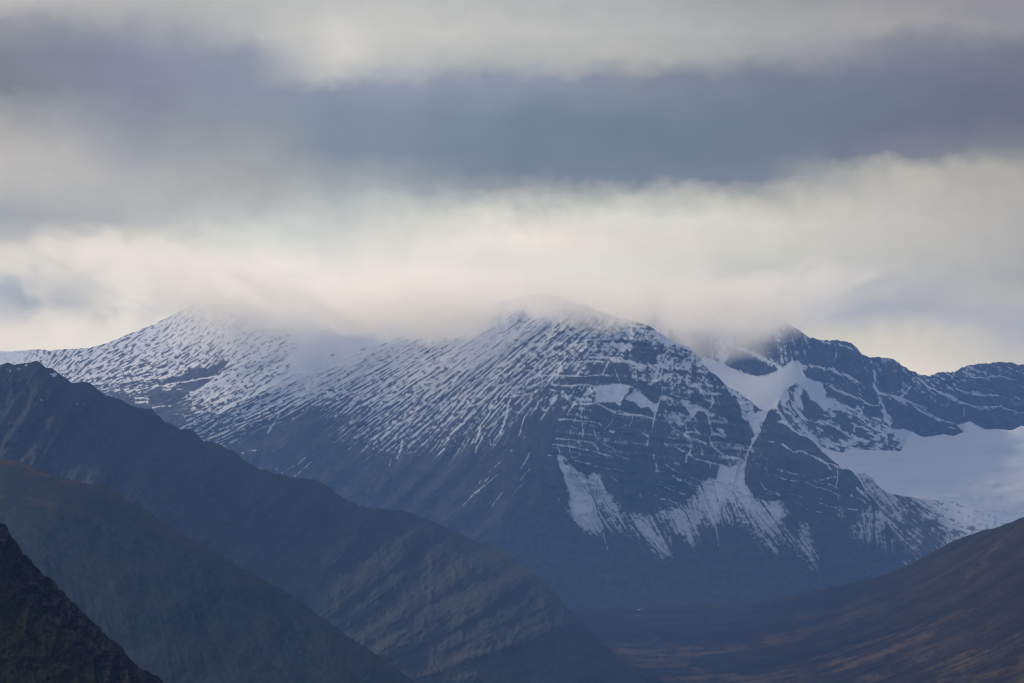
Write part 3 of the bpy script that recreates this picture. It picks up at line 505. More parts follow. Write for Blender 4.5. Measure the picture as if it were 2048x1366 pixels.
NEAR_DEPTH = [(-160,930,1650),(0,1050,1600),(200,1256,1500),(440,1460,1400),(-160,1500,1150),(0,1400,1280),(150,1400,1330),(440,1700,1100),(-160,1700,950),(0,1200,1480)]
NEAR_DIR = [(0,1100,140),(50,1200,130),(150,1300,125),(0,1300,140),(100,1366,140),(250,1380,130)]
VAL_SKY = [(860,1265),(950,1243),(1050,1228),(1150,1219),(1250,1215),(1330,1214),(1400,1211),(1500,1204),(1570,1193),(1640,1180),(1700,1167),(1760,1152),(1810,1134),(1850,1112),(1880,1096),(1905,1083),(1940,1070),(1965,1060),(1990,1056),(2020,1046),(2035,1038),(2060,1032),(2130,1010),(2219,985)]
VAL_BOT = [(860,1500),(1500,1500),(2219,1560)]
VAL_DEPTH = [(860,1265,9200),(1050,1228,10300),(1250,1215,10500),(1400,1211,10000),(1570,1193,8800),(1700,1167,7900),(1850,1112,6700),(1990,1056,5700),(2219,985,4700),(1250,1290,8200),(1250,1366,6950),(1000,1366,7000),(860,1500,5500),(1500,1500,4700),
 (1500,1366,6000),(1500,1290,7300),(1750,1366,4800),(1750,1250,6200),(2048,1366,3500),(2048,1200,4400),(2219,1366,3000),(2219,1200,3800),(2219,1560,2500),(1900,1180,5500)]
VAL_DIR = [(1100,1260,0),(1200,1300,175),(1150,1366,160),(1300,1250,2),(1400,1300,3),(1500,1240,8),(1600,1300,16),(1500,1366,5),(1700,1220,24),(1800,1280,25),(1900,1150,32),(2000,1100,36),(2000,1250,28),(2048,1340,18),(1800,1366,16),(1650,1180,14)]
# ================================================================ BUILD THE LAND
def paint(r, polys=(), lines=(), k=1.0):
    for t, p, v, f, rg in polys: poly(r, tile(*t, p), v, f, rg)
def strokes(r, lines, rough=1.6, k=.55):
    for t, p, w, v in lines: line(r, tile(*t, p), max(.9, w / t[2] * k), v, rough)

rock_t = (.026, .028, .03); rock_l = (.10, .095, .088)
M_rock = land_mat('snowy_rock', rock_t, rock_l, (.07, .062, .045), scale=.012, bump=2.0)

# ---- main mountain
region(-160, 1930, 560, 1270)
cov, = field(MAIN_P, 26)
strk = hp(lic(MAIN_DIR, 2.1, 12, 301), 4) + .5
strk2 = hp(lic(MAIN_DIR, 4.6, 26, 331), 9) + .5
cl = sst(1080, 1330, gx + (gy - 800) * .5)                 # 0 on the ribbed flank, 1 on the cliffs
cl = np.clip(cl + sst(1060, 1130, gx) * .4, 0, 1) * (1 - sst(960, 1030, gy) * .6)
conez = sst(1000, 1040, gx) * sst(880, 960, gy - np.abs(gx - 1400) * .06)
cl2 = cl * (1 - conez)
rg_ = ridged(gx / 46 + wx * .25, gy / 100 + wy * .2, 5, 401)
strata = fbm(gx / 90, (gy - gx * .12 + wy * 5) / 7, 3, 44)
strk3 = hp(lic(MAIN_DIR, 2.6, 34, 351), 6)
fine = hp(fbm(gx / 5, gy / 4, 3, 311), 7)
T_f = equal(strk + strk2 * .3 + hp(mid, 9) * .18 + fine * .14, (cl2 < .2) & (conez < .2) & (gy < 930))
T_c = equal((rg_ - .5) * .22 - hp(strata, 8) * .8 + strk * .35 + strk2 * .3 + hp(mid, 9) * .45 + fine * .5, (cl2 > .8) & (gx < 1700))
T_k = equal(strk3 + strk2 * .5 + fine * .3, (conez > .8) & (gx < 1700))
T = T_f * (1 - cl2) * (1 - conez) + T_c * cl2 + T_k * (1 - cl2) * conez
for t, p, v, f, rg in MAIN_POLYS:
    poly(cov, tile(*t, p), v, f, rg)
cov = cov * (1 - conez * sst(940, 1010, gy)) + blur(cov, 7) * conez * sst(940, 1010, gy)
dark = np.zeros_like(cov)
for t, p, w in MAIN_DARK: line(dark, tile(*t, p), max(.8, w / t[2] * .6), 1, .8)
cov = cov * (1 - dark * .92)
strokes(cov, MAIN_LIGHT, .8, .55)
strokes(cov, MAIN_LINES, 1.5, .58)
line(cov, [(540, 782), (600, 752), (640, 741), (700, 720), (760, 697), (820, 672), (870, 650)], 4.5, .97, 1.2)  # sunlit rim painted along the crest as near-full snow cover
cov = cov + .055 * cl2 * (cov < .88) * (gx < 1690)
soft = .23 + .06 * cl2 + .24 * conez
msnow = sst(0, 1, (cov * (1 + 2 * soft) - soft - T) / (2 * soft) + .5)
msnow = np.where(cov > .9, np.maximum(msnow, sst(.88, .97, cov)), msnow)
msnow = msnow * (1 - .12 * (cov < .85) * (1 - cl2))
low = sst(.05, .3, cov)                                     # thin dusting dulls the low snow
msnow = msnow * (.35 + .65 * low) * (1 - .42 * sst(985, 1150, gy + (gx - 1400) * .05))
rib = lic(MAIN_DIR, 26, 90, 77)
foot = 1 - sst(1000, 1120, gy)
mdisp = (equal(rib) - .5) * 34 * (.35 + .65 * foot) + (rg_ - .5) * 130 * cl * foot + (strata - .5) * 26 * cl * foot + (mid - .5) * 14 + (strk - .5) * 16 * (1 - .6 * cl) \
        + (big - .5) * 60 * foot - msnow * (3 + 4 * cl) - dark * 8
edge = sst(4, 26, gy - np.interp(gx[0], *zip(*MAIN_SKY))[None])
tone = np.clip(.45 + (equal(rib) - .5) * .06 + (mid - .5) * .7 + (strata - .5) * .5 * cl, 0, 1)
veg = np.clip(sst(1150, 1230, gy) * (equal(fbm(gx / 40, gy / 9, 4, 8)) * .8), 0, 1)
terrain('mountain', MAIN_SKY, MAIN_BOT, tps(MAIN_DEPTH), mdisp * (.35 + .65 * edge), {'snow': msnow, 'tone': tone, 'veg': veg}, M_rock,
        'broad dark mountain streaked with fresh snow, its summit in cloud, white scree cones at its foot', 'mountain', step=1.0, rough=(2.4, 9), rstep=1.0, seed=3, wide='l', sink=.05)

# ---- back mountain
region(1110, 2210, 560, 970)
cov, = field(BACK_P, 26)
strk = hp(lic(BACK_DIR, 2.8, 8, 501, 45), 5); strk2 = hp(lic(BACK_DIR, 6, 18, 531, 45), 12)
rgb = ridged(gx / 40 + wx * .3, gy / 55 + wy * .3, 5, 601)
T = equal((rgb - .5) * .35 + strk + strk2 * .8 + hp(mid, 9) * .7 + (micro - .5) * .35)
for t, p, v, f, rg in BACK_POLYS: poly(cov, tile(*t, p), v, f, rg * .7)
strokes(cov, BACK_LINES, 1.4, .55)
bsnow = sst(-.2, .2, cov * 1.4 - .2 - T)
bsnow = np.where(cov > .97, 1, bsnow) * (.45 + .55 * sst(.05, .3, cov))
rg_ = ridged(gx / 40 + wx * .3, gy / 55 + wy * .3, 5, 601)
flat = 1 - blur((cov > .97).astype(np.float32), 5)
bdisp = ((rg_ - .5) * 110 + (mid - .5) * 26 + strk2 * 26) * flat - blur(bsnow, 1) * 7 * flat
edge = sst(3, 22, gy - np.interp(gx[0], *zip(*BACK_SKY))[None])
tone = np.clip(.45 + (mid - .5) * 1.1 + strk2 * .8, 0, 1)
terrain('mountain', BACK_SKY, BACK_BOT, tps(BACK_DEPTH), bdisp * (.3 + .7 * edge), {'snow': bsnow, 'tone': tone, 'veg': gx * 0}, M_rock,
        'craggy dark mountain wall behind the glacier with a snow col and notched crest', 'mountain', step=1.1, rough=(4.5, 11), rstep=1.1, seed=13, wide='r', sink=.08)

# ---- glacier
region(1550, 2210, 830, 1080)
gs = np.ones_like(gx)
gr = np.zeros_like(gx); strokes(gr, GLAC_GREY, 1.2, .8)
gs = gs - gr * .6 - np.clip(fbm(gx / 90, gy / 6, 4, 71) - .5, 0, 1) * .3 - sst(965, 1020, gy) * np.clip(fbm(gx / 9, gy / 2.5, 3, 75) - .52, 0, 1) * 1.1
M_snow = land_mat('glacier_snow', (.1, .11, .13), (.2, .2, .22), (.1, .1, .1), snow=(.86, .87, .89), scale=.01, bump=.6, rough=.75)
terrain('glacier', GLAC_SKY, GLAC_BOT, tps(GLAC_DEPTH), (fbm(gx / 50, gy / 16, 3, 72) - .5) * 26 + (fbm(gx / 130, gy / 60, 3, 74) - .5) * 100 - gr * 6, {'snow': gs, 'tone': mid, 'veg': gx * 0}, M_snow,
        'smooth pale glacier lying under the dark rock wall', 'glacier', step=1.5, rough=(.8, 8), seed=23, wide='r', sink=.02)

# ---- moraine
region(1630, 2210, 930, 1220)
cov, = field(MOR_P, 22)
strk = lic(MOR_DIR, 2.8, 16, 701, 40); strk2 = lic(MOR_DIR, 6, 34, 731, 40)
T = equal(strk + strk2 * .7 + (micro - .5) * .35 + (mid - .5) * .35)
for t, p, v, f, rg in MOR_POLYS: poly(cov, tile(*t, p), v, f, rg)
strokes(cov, MOR_LINES, 1.4, .6)
osnow = sst(-.28, .28, cov - T) * (1 - .38 * sst(.95, .6, cov)) * (1 - .25 * sst(1040, 1150, gy))
odisp = (equal(strk2) - .5) * 14 + (mid - .5) * 14 + (big - .5) * 40
terrain('moraine', MOR_SKY, MOR_BOT, tps(MOR_DEPTH), odisp * sst(2, 20, gy - np.interp(gx[0], *zip(*MOR_SKY))[None]), {'snow': osnow, 'tone': np.clip(mid * 1.2, 0, 1), 'veg': gx * 0}, M_rock,
        'grey moraine mound dusted with snow at the glacier foot beside the dark buttress', 'moraine', step=1.25, rough=(1.0, 6), rstep=1.2, seed=33, wide='r', sink=.02)

# ---- left mountain
region(-170, 970, 560, 910)
cov, = field(LEFT_P, 26)
strk = hp(lic(LEFT_DIR, 2.0, 6, 801, 50), 4); strk2 = hp(lic(LEFT_DIR, 5, 18, 831, 50), 8)
T = equal(strk + strk2 * .3 + hp(fbm(gx / 5, gy / 4, 3, 311), 7) * .25 + hp(mid, 9) * .25)
for t, p, v, f, rg in LEFT_POLYS: poly(cov, tile(*t, p), v, f, rg)
strokes(cov, LEFT_LINES, 1.4, 1)
strokes(cov, LEFT_DOTS, .8, 1)
lsnow = sst(-.2, .2, cov * 1.4 - .2 - T)
lsnow = np.where(cov > .95, 1, lsnow) * (.4 + .6 * sst(.05, .3, cov))
flat = 1 - blur((cov > .95).astype(np.float32), 4)
ldisp = (strk * 22 + (equal(lic(LEFT_DIR, 24, 70, 79, 50)) - .5) * 40 + (mid - .5) * 12) * flat + (big - .5) * 30
terrain('mountain', LEFT_SKY, LEFT_BOT, tps(LEFT_DEPTH), ldisp * sst(0, 18, gy - np.interp(gx[0], *zip(*LEFT_SKY))[None]), {'snow': lsnow, 'tone': np.clip(mid * 1.1, 0, 1), 'veg': gx * 0}, M_rock,
        'sunlit snow striped mountain shoulder under bright cloud, behind the bare ridge', 'mountain', step=1.1, rough=(2.5, 10), rstep=1.0, seed=43, wide='l', sink=.1)

# ---- bare ridge
region(-170, 1410, 700, 1510)
M_ridge = land_mat('scree_ridge', (.044, .046, .048), (.068, .067, .064), (.066, .06, .036), scale=.02, bump=1.5)
sp1 = equal(lic(RIDGE_DIR, 30, 160, 901, 90)); sp2 = equal(lic(RIDGE_DIR, 9, 60, 931, 90)); sp3 = equal(lic(RIDGE_DIR, 3.2, 20, 951, 90))
rs = np.zeros_like(gx)
K = (0, 680, 4.27)
for t, p, v, f, rg in [(K,[(400,285),(470,285),(500,320),(450,310)],.8,1,4),(K,[(60,240),(230,190),(300,215),(250,240),(100,270)],.28,3,5),(K,[(640,540),(680,545),(740,560),(680,610)],.35,3,4),(K,[(0,215),(60,240),(0,260)],.3,3,5),
                       (K,[(380,400),(460,450),(430,470)],.2,4,4),(K,[(340,505),(370,515),(350,525)],.5,2,3)]:
    poly(rs, tile(*t, p), v, f, rg)
rsn = sst(-.12, .12, rs * 1.24 - .12 - equal(sp3 + micro)) * .7
rdisp = (sp1 - .5) * 60 + (big - .5) * 100 + (sp2 - .5) * 7 + (sp3 - .5) * 5 + (mid - .5) * 12 + (ridged(gx / 44 + wx * .3, gy / 60 + wy * .3, 6, 5) - .5) * 42
rdisp = rdisp * (.25 + .75 * sst(3, 60, gy - np.interp(gx[0], *zip(*RIDGE_SKY))[None]))
rveg = np.clip((sst(1230, 1360, gy) * .45 + .1 * sst(750, 1000, gx)) * sst(.35, .85, equal(lic(RIDGE_DIR, 8, 70, 971, 90) + .3 * big)), 0, 1)
terrain('ridge', RIDGE_SKY, RIDGE_BOT, tps(RIDGE_DEPTH), rdisp, {'snow': rsn, 'tone': np.clip(.3 + (sp1 - .5) * .12 + (sp2 - .5) * .07 + (sp3 - .5) * .3 + (micro - .5) * .3 + (mid - .5) * .7 + (big - .5) * .6, 0, 1), 'veg': rveg}, M_ridge,
        'long bare scree ridge falling to the right with faint snow near its knobbly top', 'ridge', step=1.3, rough=(5, 14), rstep=1.5, back=(10, 40, .6), seed=53, wide='l', sink=.1)

# ---- brown shouldered hill
region(-170, 970, 870, 1570)
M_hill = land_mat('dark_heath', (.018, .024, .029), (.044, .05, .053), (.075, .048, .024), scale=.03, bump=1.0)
h1 = equal(lic(HILL_DIR, 22, 120, 1001, 90)); h2 = equal(lic(HILL_DIR, 5, 40, 1031, 90))
hs = np.interp(gx[0], *zip(*HILL_SKY))[None]
hveg = np.clip(.8 * np.exp(-np.abs(gy - hs - 6) / 11) * (.35 + .65 * sst(380, 60, gx)) * sst(.3, .7, equal(fbm(gx / 30, gy / 5, 4, 88))), 0, 1)
hveg = np.maximum(hveg, .7 * np.exp(-np.abs(gy - (990 + gx * .18)) / 10) * sst(330, 0, gx) * sst(.3, .8, equal(fbm(gx / 25, gy / 5, 4, 89))))
hveg = np.clip(hveg + .06 * h2 * h1, 0, 1)
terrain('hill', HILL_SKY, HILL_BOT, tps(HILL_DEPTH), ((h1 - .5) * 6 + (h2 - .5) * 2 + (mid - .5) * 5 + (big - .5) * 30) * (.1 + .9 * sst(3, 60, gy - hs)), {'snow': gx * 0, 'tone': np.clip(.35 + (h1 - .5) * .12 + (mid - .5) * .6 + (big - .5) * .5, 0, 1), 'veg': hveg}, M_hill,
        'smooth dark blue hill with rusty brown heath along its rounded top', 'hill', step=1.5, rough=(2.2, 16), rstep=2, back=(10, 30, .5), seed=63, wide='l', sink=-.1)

# ---- nearest crag
region(-170, 450, 910, 1710)
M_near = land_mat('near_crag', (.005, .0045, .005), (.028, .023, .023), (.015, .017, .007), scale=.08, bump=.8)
n1 = equal(lic(NEAR_DIR, 14, 60, 1101, 80)); n3 = equal(mid + .5 * micro)
ns = np.interp(gx[0], *zip(*NEAR_SKY))[None]
nveg = sst(60, 140, gy - ns + (n1 - .5) * 60) * (.5 + .5 * n3)
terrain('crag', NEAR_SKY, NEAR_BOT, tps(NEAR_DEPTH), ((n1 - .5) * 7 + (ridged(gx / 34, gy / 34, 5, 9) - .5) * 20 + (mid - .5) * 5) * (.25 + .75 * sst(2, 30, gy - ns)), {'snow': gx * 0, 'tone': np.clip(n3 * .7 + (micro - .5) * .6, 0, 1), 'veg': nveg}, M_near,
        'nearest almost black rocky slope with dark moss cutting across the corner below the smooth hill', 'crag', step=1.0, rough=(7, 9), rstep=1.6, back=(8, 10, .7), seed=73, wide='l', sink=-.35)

# ---- valley floor and the brown slope that runs up from it
region(850, 2225, 970, 1570)
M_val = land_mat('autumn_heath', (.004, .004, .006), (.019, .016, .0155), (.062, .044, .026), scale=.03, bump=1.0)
v1 = equal(lic(VAL_DIR, 20, 200, 1201, 110)); v2 = equal(lic(VAL_DIR, 5, 90, 1231, 110)); v3 = equal(lic(VAL_DIR, 2.4, 26, 1251, 110))
vs = np.interp(gx[0], *zip(*VAL_SKY))[None]
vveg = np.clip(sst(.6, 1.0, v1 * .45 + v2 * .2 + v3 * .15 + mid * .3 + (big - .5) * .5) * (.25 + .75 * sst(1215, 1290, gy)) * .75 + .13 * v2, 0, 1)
for p, w, v in [([(1560,1345),(1640,1315),(1740,1285),(1860,1250),(1960,1215)],9,.5),([(1880,1362),(1960,1350),(2048,1332)],5,.6),([(1330,1325),(1380,1335),(1420,1350)],4,.6),([(1220,1280),(1280,1296),(1320,1275)],6,.4),
                ([(1500,1275),(1560,1270),(1600,1268)],6,.35),([(1700,1340),(1850,1300),(2048,1230)],10,.3),([(1220,1270),(1240,1285)],4,.4),([(1640,1362),(1800,1345)],4,.3),([(1750,1320),(1900,1290)],5,.35)]:
    r_ = np.zeros_like(gx); line(r_, p, w, 1, 5); vveg = np.maximum(vveg, r_ * v * (.25 + .75 * sst(.2, .8, v3)))
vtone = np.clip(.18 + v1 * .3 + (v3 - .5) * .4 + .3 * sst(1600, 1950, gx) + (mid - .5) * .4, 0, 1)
pale = np.zeros_like(gx)
for p, w in [([(1925,1160),(1950,1140),(1975,1120)],5),([(1960,1125),(1985,1095),(2002,1085)],4)]: line(pale, p, w, 1, 5)
vtone = np.clip(vtone + .9 * pale * (v3 > .5), 0, 1); vveg = np.clip(vveg + .5 * pale * (micro > .5), 0, 1)
vsn = np.zeros_like(gx); line(vsn, [(1275, 1219), (1282, 1219)], 1.1, .5, .3)
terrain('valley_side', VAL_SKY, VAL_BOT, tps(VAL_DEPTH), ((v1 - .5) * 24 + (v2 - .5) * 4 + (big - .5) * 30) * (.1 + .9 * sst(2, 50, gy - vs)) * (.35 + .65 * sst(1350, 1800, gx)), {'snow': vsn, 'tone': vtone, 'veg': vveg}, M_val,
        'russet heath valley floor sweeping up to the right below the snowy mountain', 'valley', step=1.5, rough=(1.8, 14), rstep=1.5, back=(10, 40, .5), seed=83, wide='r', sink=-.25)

# ---- ground sheet, with the knoll the photographer stands on
k = 241
u = np.sign(np.linspace(-1, 1, k)) * np.abs(np.linspace(-1, 1, k)) ** 2
GXw, GYw = np.meshgrid(u * 15000, u * 16500)
r = np.hypot(GXw, GYw)
gz = (CZ - 1.7) * np.exp(-(np.maximum(r - 6, 0) / 900) ** 1.15) + (fbm(GXw / 900 + 50, GYw / 900 + 50, 5, 66) - .5) * 60 * sst(600, 2500, r) - 12
o = mesh_grid('ground', np.stack([GXw, GYw, gz + 12 * np.exp(-r / 40)], 2), k, k, {'snow': gz * 0, 'tone': fbm(GXw / 200 + 9, GYw / 200, 4, 4), 'veg': fbm(GXw / 500 + 9, GYw / 500, 4, 14)}, M_hill,
              'dark moorland ground under the mountains', 'ground', flip=True)
# ================================================================ AIR, CLOUD, SKY, LIGHT, CAMERA
RHO = 5.8e-5
HAZE_COL = (.112, .232, .54)
LH = (.055, .115, .265)          # light the air scatters towards the camera per unit of opacity, measured from a test render
CLOUD_DENS = .0025
ZTOP, YFAR = 1600.0, 16600.0

def box(name, x0, x1, y0, y1, z0, z1, mat):
    me = bpy.data.meshes.new(name)
    v = [(x, y, z) for z in (z0, z1) for y in (y0, y1) for x in (x0, x1)]
    me.from_pydata(v, [], [(0, 2, 3, 1), (4, 5, 7, 6), (0, 1, 5, 4), (2, 6, 7, 3), (0, 4, 6, 2), (1, 3, 7, 5)])
    me.materials.append(mat); o = bpy.data.objects.new(name, me); C.objects.link(o); return o

m, N, L = nodes('thin_haze'); N.remove(N['Principled BSDF'])
v = N.new('ShaderNodeVolumePrincipled'); v.inputs['Density'].default_value = RHO; v.inputs['Color'].default_value = (*HAZE_COL, 1)
L.new(v.outputs[0], N['Material Output'].inputs['Volume'])
hz = box('haze', -15200, 15200, -16700, YFAR + 100, -60, ZTOP, m)
hz['kind'] = 'stuff'; hz['label'] = 'thin blue haze filling the air of the valley'; hz['category'] = 'haze'

# ---- the cloud cap: a real bank of cloud lying on the summits
FRONT = [(-200,545),(300,560),(600,610),(700,672),(760,680),(850,692),(900,690),(950,682),(1010,672),(1050,660),(1085,642),(1110,650),(1150,662),(1240,668),(1300,670),(1400,660),(1600,610),(1750,560),(2250,555)]
BACKB = [(-200,575),(0,562),(200,575),(290,606),(345,634),(390,660),(440,676),(520,686),(600,716),(680,722),(740,715),(800,700),(900,680),(1000,650),(1150,640),(1250,668),(1300,700),(1350,722),(1420,728),(1500,712),(1560,695),(1610,672),(1660,640),(1730,600),(1830,570),(2250,560)]
CY0, CY1, CX = 11500.0, 15200.0, 2900.0
def zb(curve, Y, x):
    px = 1024 + x / Y * F
    return CZ + (900 - np.interp(px, *zip(*curve))) * Y / F
def cloud_ramps(N, L, X):
    outs = []
    for curve, Y in ((FRONT, 12500.0), (BACKB, 14000.0)):
        mr = N.new('ShaderNodeMapRange'); mr.inputs['From Min'].default_value = -CX; mr.inputs['From Max'].default_value = CX; L.new(X, mr.inputs[0])
        rp = N.new('ShaderNodeValToRGB'); cr = rp.color_ramp; cr.interpolation = 'LINEAR'
        while len(cr.elements) > 1: cr.elements.remove(cr.elements[-1])
        first = True
        for px, py in curve:
            x = (px - 1024) / F * Y
            t = (x + CX) / (2 * CX)
            if t < 0 or t > 1: t = min(1, max(0, t))
            g = (CZ + (900 - py) * Y / F - 900) / 700
            if first: cr.elements[0].position = t; cr.elements[0].color = (g, g, g, 1); first = False
            else: e = cr.elements.new(t); e.color = (g, g, g, 1)
        L.new(mr.outputs[0], rp.inputs[0]); outs.append(rp.outputs[0])
    return outs
m, N, L = nodes('cloud_vapour'); N.remove(N['Principled BSDF'])
def M(op, a, b=None, c=None, clamp=False):
    n = N.new('ShaderNodeMath'); n.operation = op; n.use_clamp = clamp
    for i, q in enumerate((a, b, c)):
        if q is None: continue
        if isinstance(q, (int, float)): n.inputs[i].default_value = q
        else: L.new(q, n.inputs[i])
    return n.outputs[0]
tc = N.new('ShaderNodeTexCoord'); sx = N.new('ShaderNodeSeparateXYZ'); L.new(tc.outputs['Object'], sx.inputs[0])
X_, Y_, Z_ = sx.outputs
fo_, ba_ = cloud_ramps(N, L, X_)
yb = N.new('ShaderNodeMapRange'); yb.interpolation_type = 'SMOOTHSTEP'; yb.inputs['From Min'].default_value = 12500; yb.inputs['From Max'].default_value = 13300; L.new(Y_, yb.inputs[0])
mb = N.new('ShaderNodeMixRGB'); L.new(yb.outputs[0], mb.inputs[0]); L.new(fo_, mb.inputs[1]); L.new(ba_, mb.inputs[2])
base = M('MULTIPLY_ADD', mb.outputs[0], 700, 900)
sc3 = N.new('ShaderNodeVectorMath'); sc3.operation = 'MULTIPLY'; L.new(tc.outputs['Object'], sc3.inputs[0]); sc3.inputs[1].default_value = (1, .14, 1.35)
nz = N.new('ShaderNodeTexNoise'); nz.inputs['Scale'].default_value = 1 / 240; nz.inputs['Detail'].default_value = 6; nz.inputs['Roughness'].default_value = .62; nz.inputs['Distortion'].default_value = .4; L.new(sc3.outputs[0], nz.inputs['Vector'])
nn = M('SUBTRACT', nz.outputs['Fac'], .5)
low_ = M('DIVIDE', M('ADD', M('SUBTRACT', Z_, base), M('MULTIPLY', nn, 380)), M('MULTIPLY_ADD', yb.outputs[0], 70, 75))
tops = M('MULTIPLY_ADD', M('DIVIDE', M('SUBTRACT', -850, X_), 600, clamp=True), 130, 1365)
hi_ = M('DIVIDE', M('ADD', M('SUBTRACT', tops, Z_), M('MULTIPLY', nn, 420)), 150)
side = M('MULTIPLY', M('DIVIDE', M('ADD', X_, M('MULTIPLY_ADD', nn, 1500, 2450)), 800, clamp=True), M('DIVIDE', M('SUBTRACT', M('MULTIPLY_ADD', nn, 1800, 2150), X_), 1100, clamp=True))
side = M('MULTIPLY', side, M('DIVIDE', M('SUBTRACT', M("MULTIPLY_ADD", nn, 700, 14500), Y_), 500, clamp=True))
d_ = M('MULTIPLY', side, M('MINIMUM', M('MAXIMUM', low_, 0), 1))
v = N.new('ShaderNodeVolumePrincipled'); v.inputs['Color'].default_value = (1, .975, .91, 1); v.inputs['Anisotropy'].default_value = .5
d_ = M('MULTIPLY', d_, M('MINIMUM', M('MAXIMUM', hi_, 0), 1))
# thin sunlit mist hanging under the cap over the saddle
tl = M('DIVIDE', M('ADD', M('SUBTRACT', Z_, base), M('MULTIPLY_ADD', nn, 300, 250)), 330, clamp=True)
win = M('MULTIPLY', M('DIVIDE', M('ADD', X_, 1850), 500, clamp=True), M('DIVIDE', M('SUBTRACT', -80, X_), 600, clamp=True))
tl = M('MULTIPLY', M('MULTIPLY', M('MULTIPLY', tl, tl), win), M('MULTIPLY', side, yb.outputs[0]))
tl = M('MULTIPLY', tl, M('DIVIDE', M('SUBTRACT', 1365, Z_), 150, clamp=True))
L.new(M('MULTIPLY', M('MAXIMUM', d_, M('MULTIPLY', tl, .42)), CLOUD_DENS), v.inputs['Density'])
L.new(v.outputs[0], N['Material Output'].inputs['Volume'])
nxc, nyc = 90, 14
xs = np.linspace(-CX, CX, nxc); ys = np.linspace(CY0, CY1, nyc)
XX, YY = np.meshgrid(xs, ys); bl = sst(12500, 13300, YY)
zlo = zb(FRONT, 12500.0, XX) * (1 - bl) + zb(BACKB, 14000.0, XX) * bl - 60 - 150 * bl * (XX < 0) * (XX > -2000) + (fbm(XX / 200, YY / 300, 3, 31) - .5) * 50
zhi = 1550 + (fbm(XX / 400, YY / 500, 3, 32) - .5) * 60
rim = np.minimum(1, np.minimum(np.minimum(XX + CX, CX - XX) / 500, np.minimum(YY - CY0, CY1 - YY) / 500))
rim = np.minimum(rim, 1)
zm = (zlo + zhi) / 2; rim = np.sqrt(np.clip(rim, 0, 1)) * .97 + .03
zlo = zm + (zlo - zm) * rim; zhi = zm + (zhi - zm) * rim
nv = nxc * nyc
vv = [tuple(q) for q in np.stack([XX, YY, zhi], 2).reshape(-1, 3).tolist()] + [tuple(q) for q in np.stack([XX, YY, zlo], 2).reshape(-1, 3).tolist()]
ff = []
for j in range(nyc - 1):
    for i in range(nxc - 1):
        a = j * nxc + i
        ff.append((a, a + 1, a + nxc + 1, a + nxc)); ff.append((nv + a, nv + a + nxc, nv + a + nxc + 1, nv + a + 1))
ring = list(range(nxc)) + [j * nxc + nxc - 1 for j in range(1, nyc)] + [(nyc - 1) * nxc + i for i in range(nxc - 2, -1, -1)] + [j * nxc for j in range(nyc - 2, 0, -1)]
for q in range(len(ring)):
    a, b = ring[q], ring[(q + 1) % len(ring)]
    ff.append((a, nv + a, nv + b, b))
me = bpy.data.meshes.new('cloud'); me.from_pydata(vv, [], ff); me.materials.append(m)
cl_o = bpy.data.objects.new('cloud', me); C.objects.link(cl_o)
cl_o['kind'] = 'stuff'; cl_o['label'] = 'soft cream cloud bank hiding the mountain summits'; cl_o['category'] = 'cloud'

sc = bpy.context.scene
w = bpy.data.worlds.new('World'); sc.world = w; w.use_nodes = True
N, L = w.node_tree.nodes, w.node_tree.links
def math_(op, a, b=None, c=None, clamp=False):
    n = N.new('ShaderNodeMath'); n.operation = op; n.use_clamp = clamp
    for i, q in enumerate((a, b, c)):
        if q is None: continue
        if isinstance(q, (int, float)): n.inputs[i].default_value = q
        else: L.new(q, n.inputs[i])
    return n.outputs[0]
tc = N.new('ShaderNodeTexCoord'); sx = N.new('ShaderNodeSeparateXYZ'); L.new(tc.outputs['Generated'], sx.inputs[0])
az = math_('ARCTAN2', sx.outputs[0], sx.outputs[1]); el = math_('ARCSINE', sx.outputs[2])
# cloud coordinates: degrees
azd = math_('MULTIPLY', az, 180 / math.pi); eld = math_('MULTIPLY', el, 180 / math.pi)
cv = N.new('ShaderNodeCombineXYZ'); L.new(azd, cv.inputs[0]); L.new(math_('MULTIPLY', eld, 1.25), cv.inputs[1])
def noise(scale, detail, off, rough=.55):
    mp = N.new('ShaderNodeVectorMath'); mp.operation = 'ADD'; L.new(cv.outputs[0], mp.inputs[0]); mp.inputs[1].default_value = (off, off * 1.7, off * .3)
    n = N.new('ShaderNodeTexNoise'); n.inputs['Scale'].default_value = scale; n.inputs['Detail'].default_value = detail; n.inputs['Roughness'].default_value = rough
    L.new(mp.outputs[0], n.inputs['Vector']); return math_('SUBTRACT', n.outputs['Fac'], .5)
dx = math_('ADD', math_('MULTIPLY', noise(.45, 3, 3.1), .8), math_('MULTIPLY', noise(1.3, 5, 8.4), .5))
dy = math_('ADD', math_('MULTIPLY', noise(.45, 3, 13.7), .2), math_('MULTIPLY', noise(1.3, 6, 21.9), .65))
A_ = math_('ADD', azd, dx); E_ = math_('ADD', eld, dy)
def lin(c):
    c = c / 255.0
    return c / 12.92 if c <= .04045 else ((c + .055) / 1.055) ** 2.4
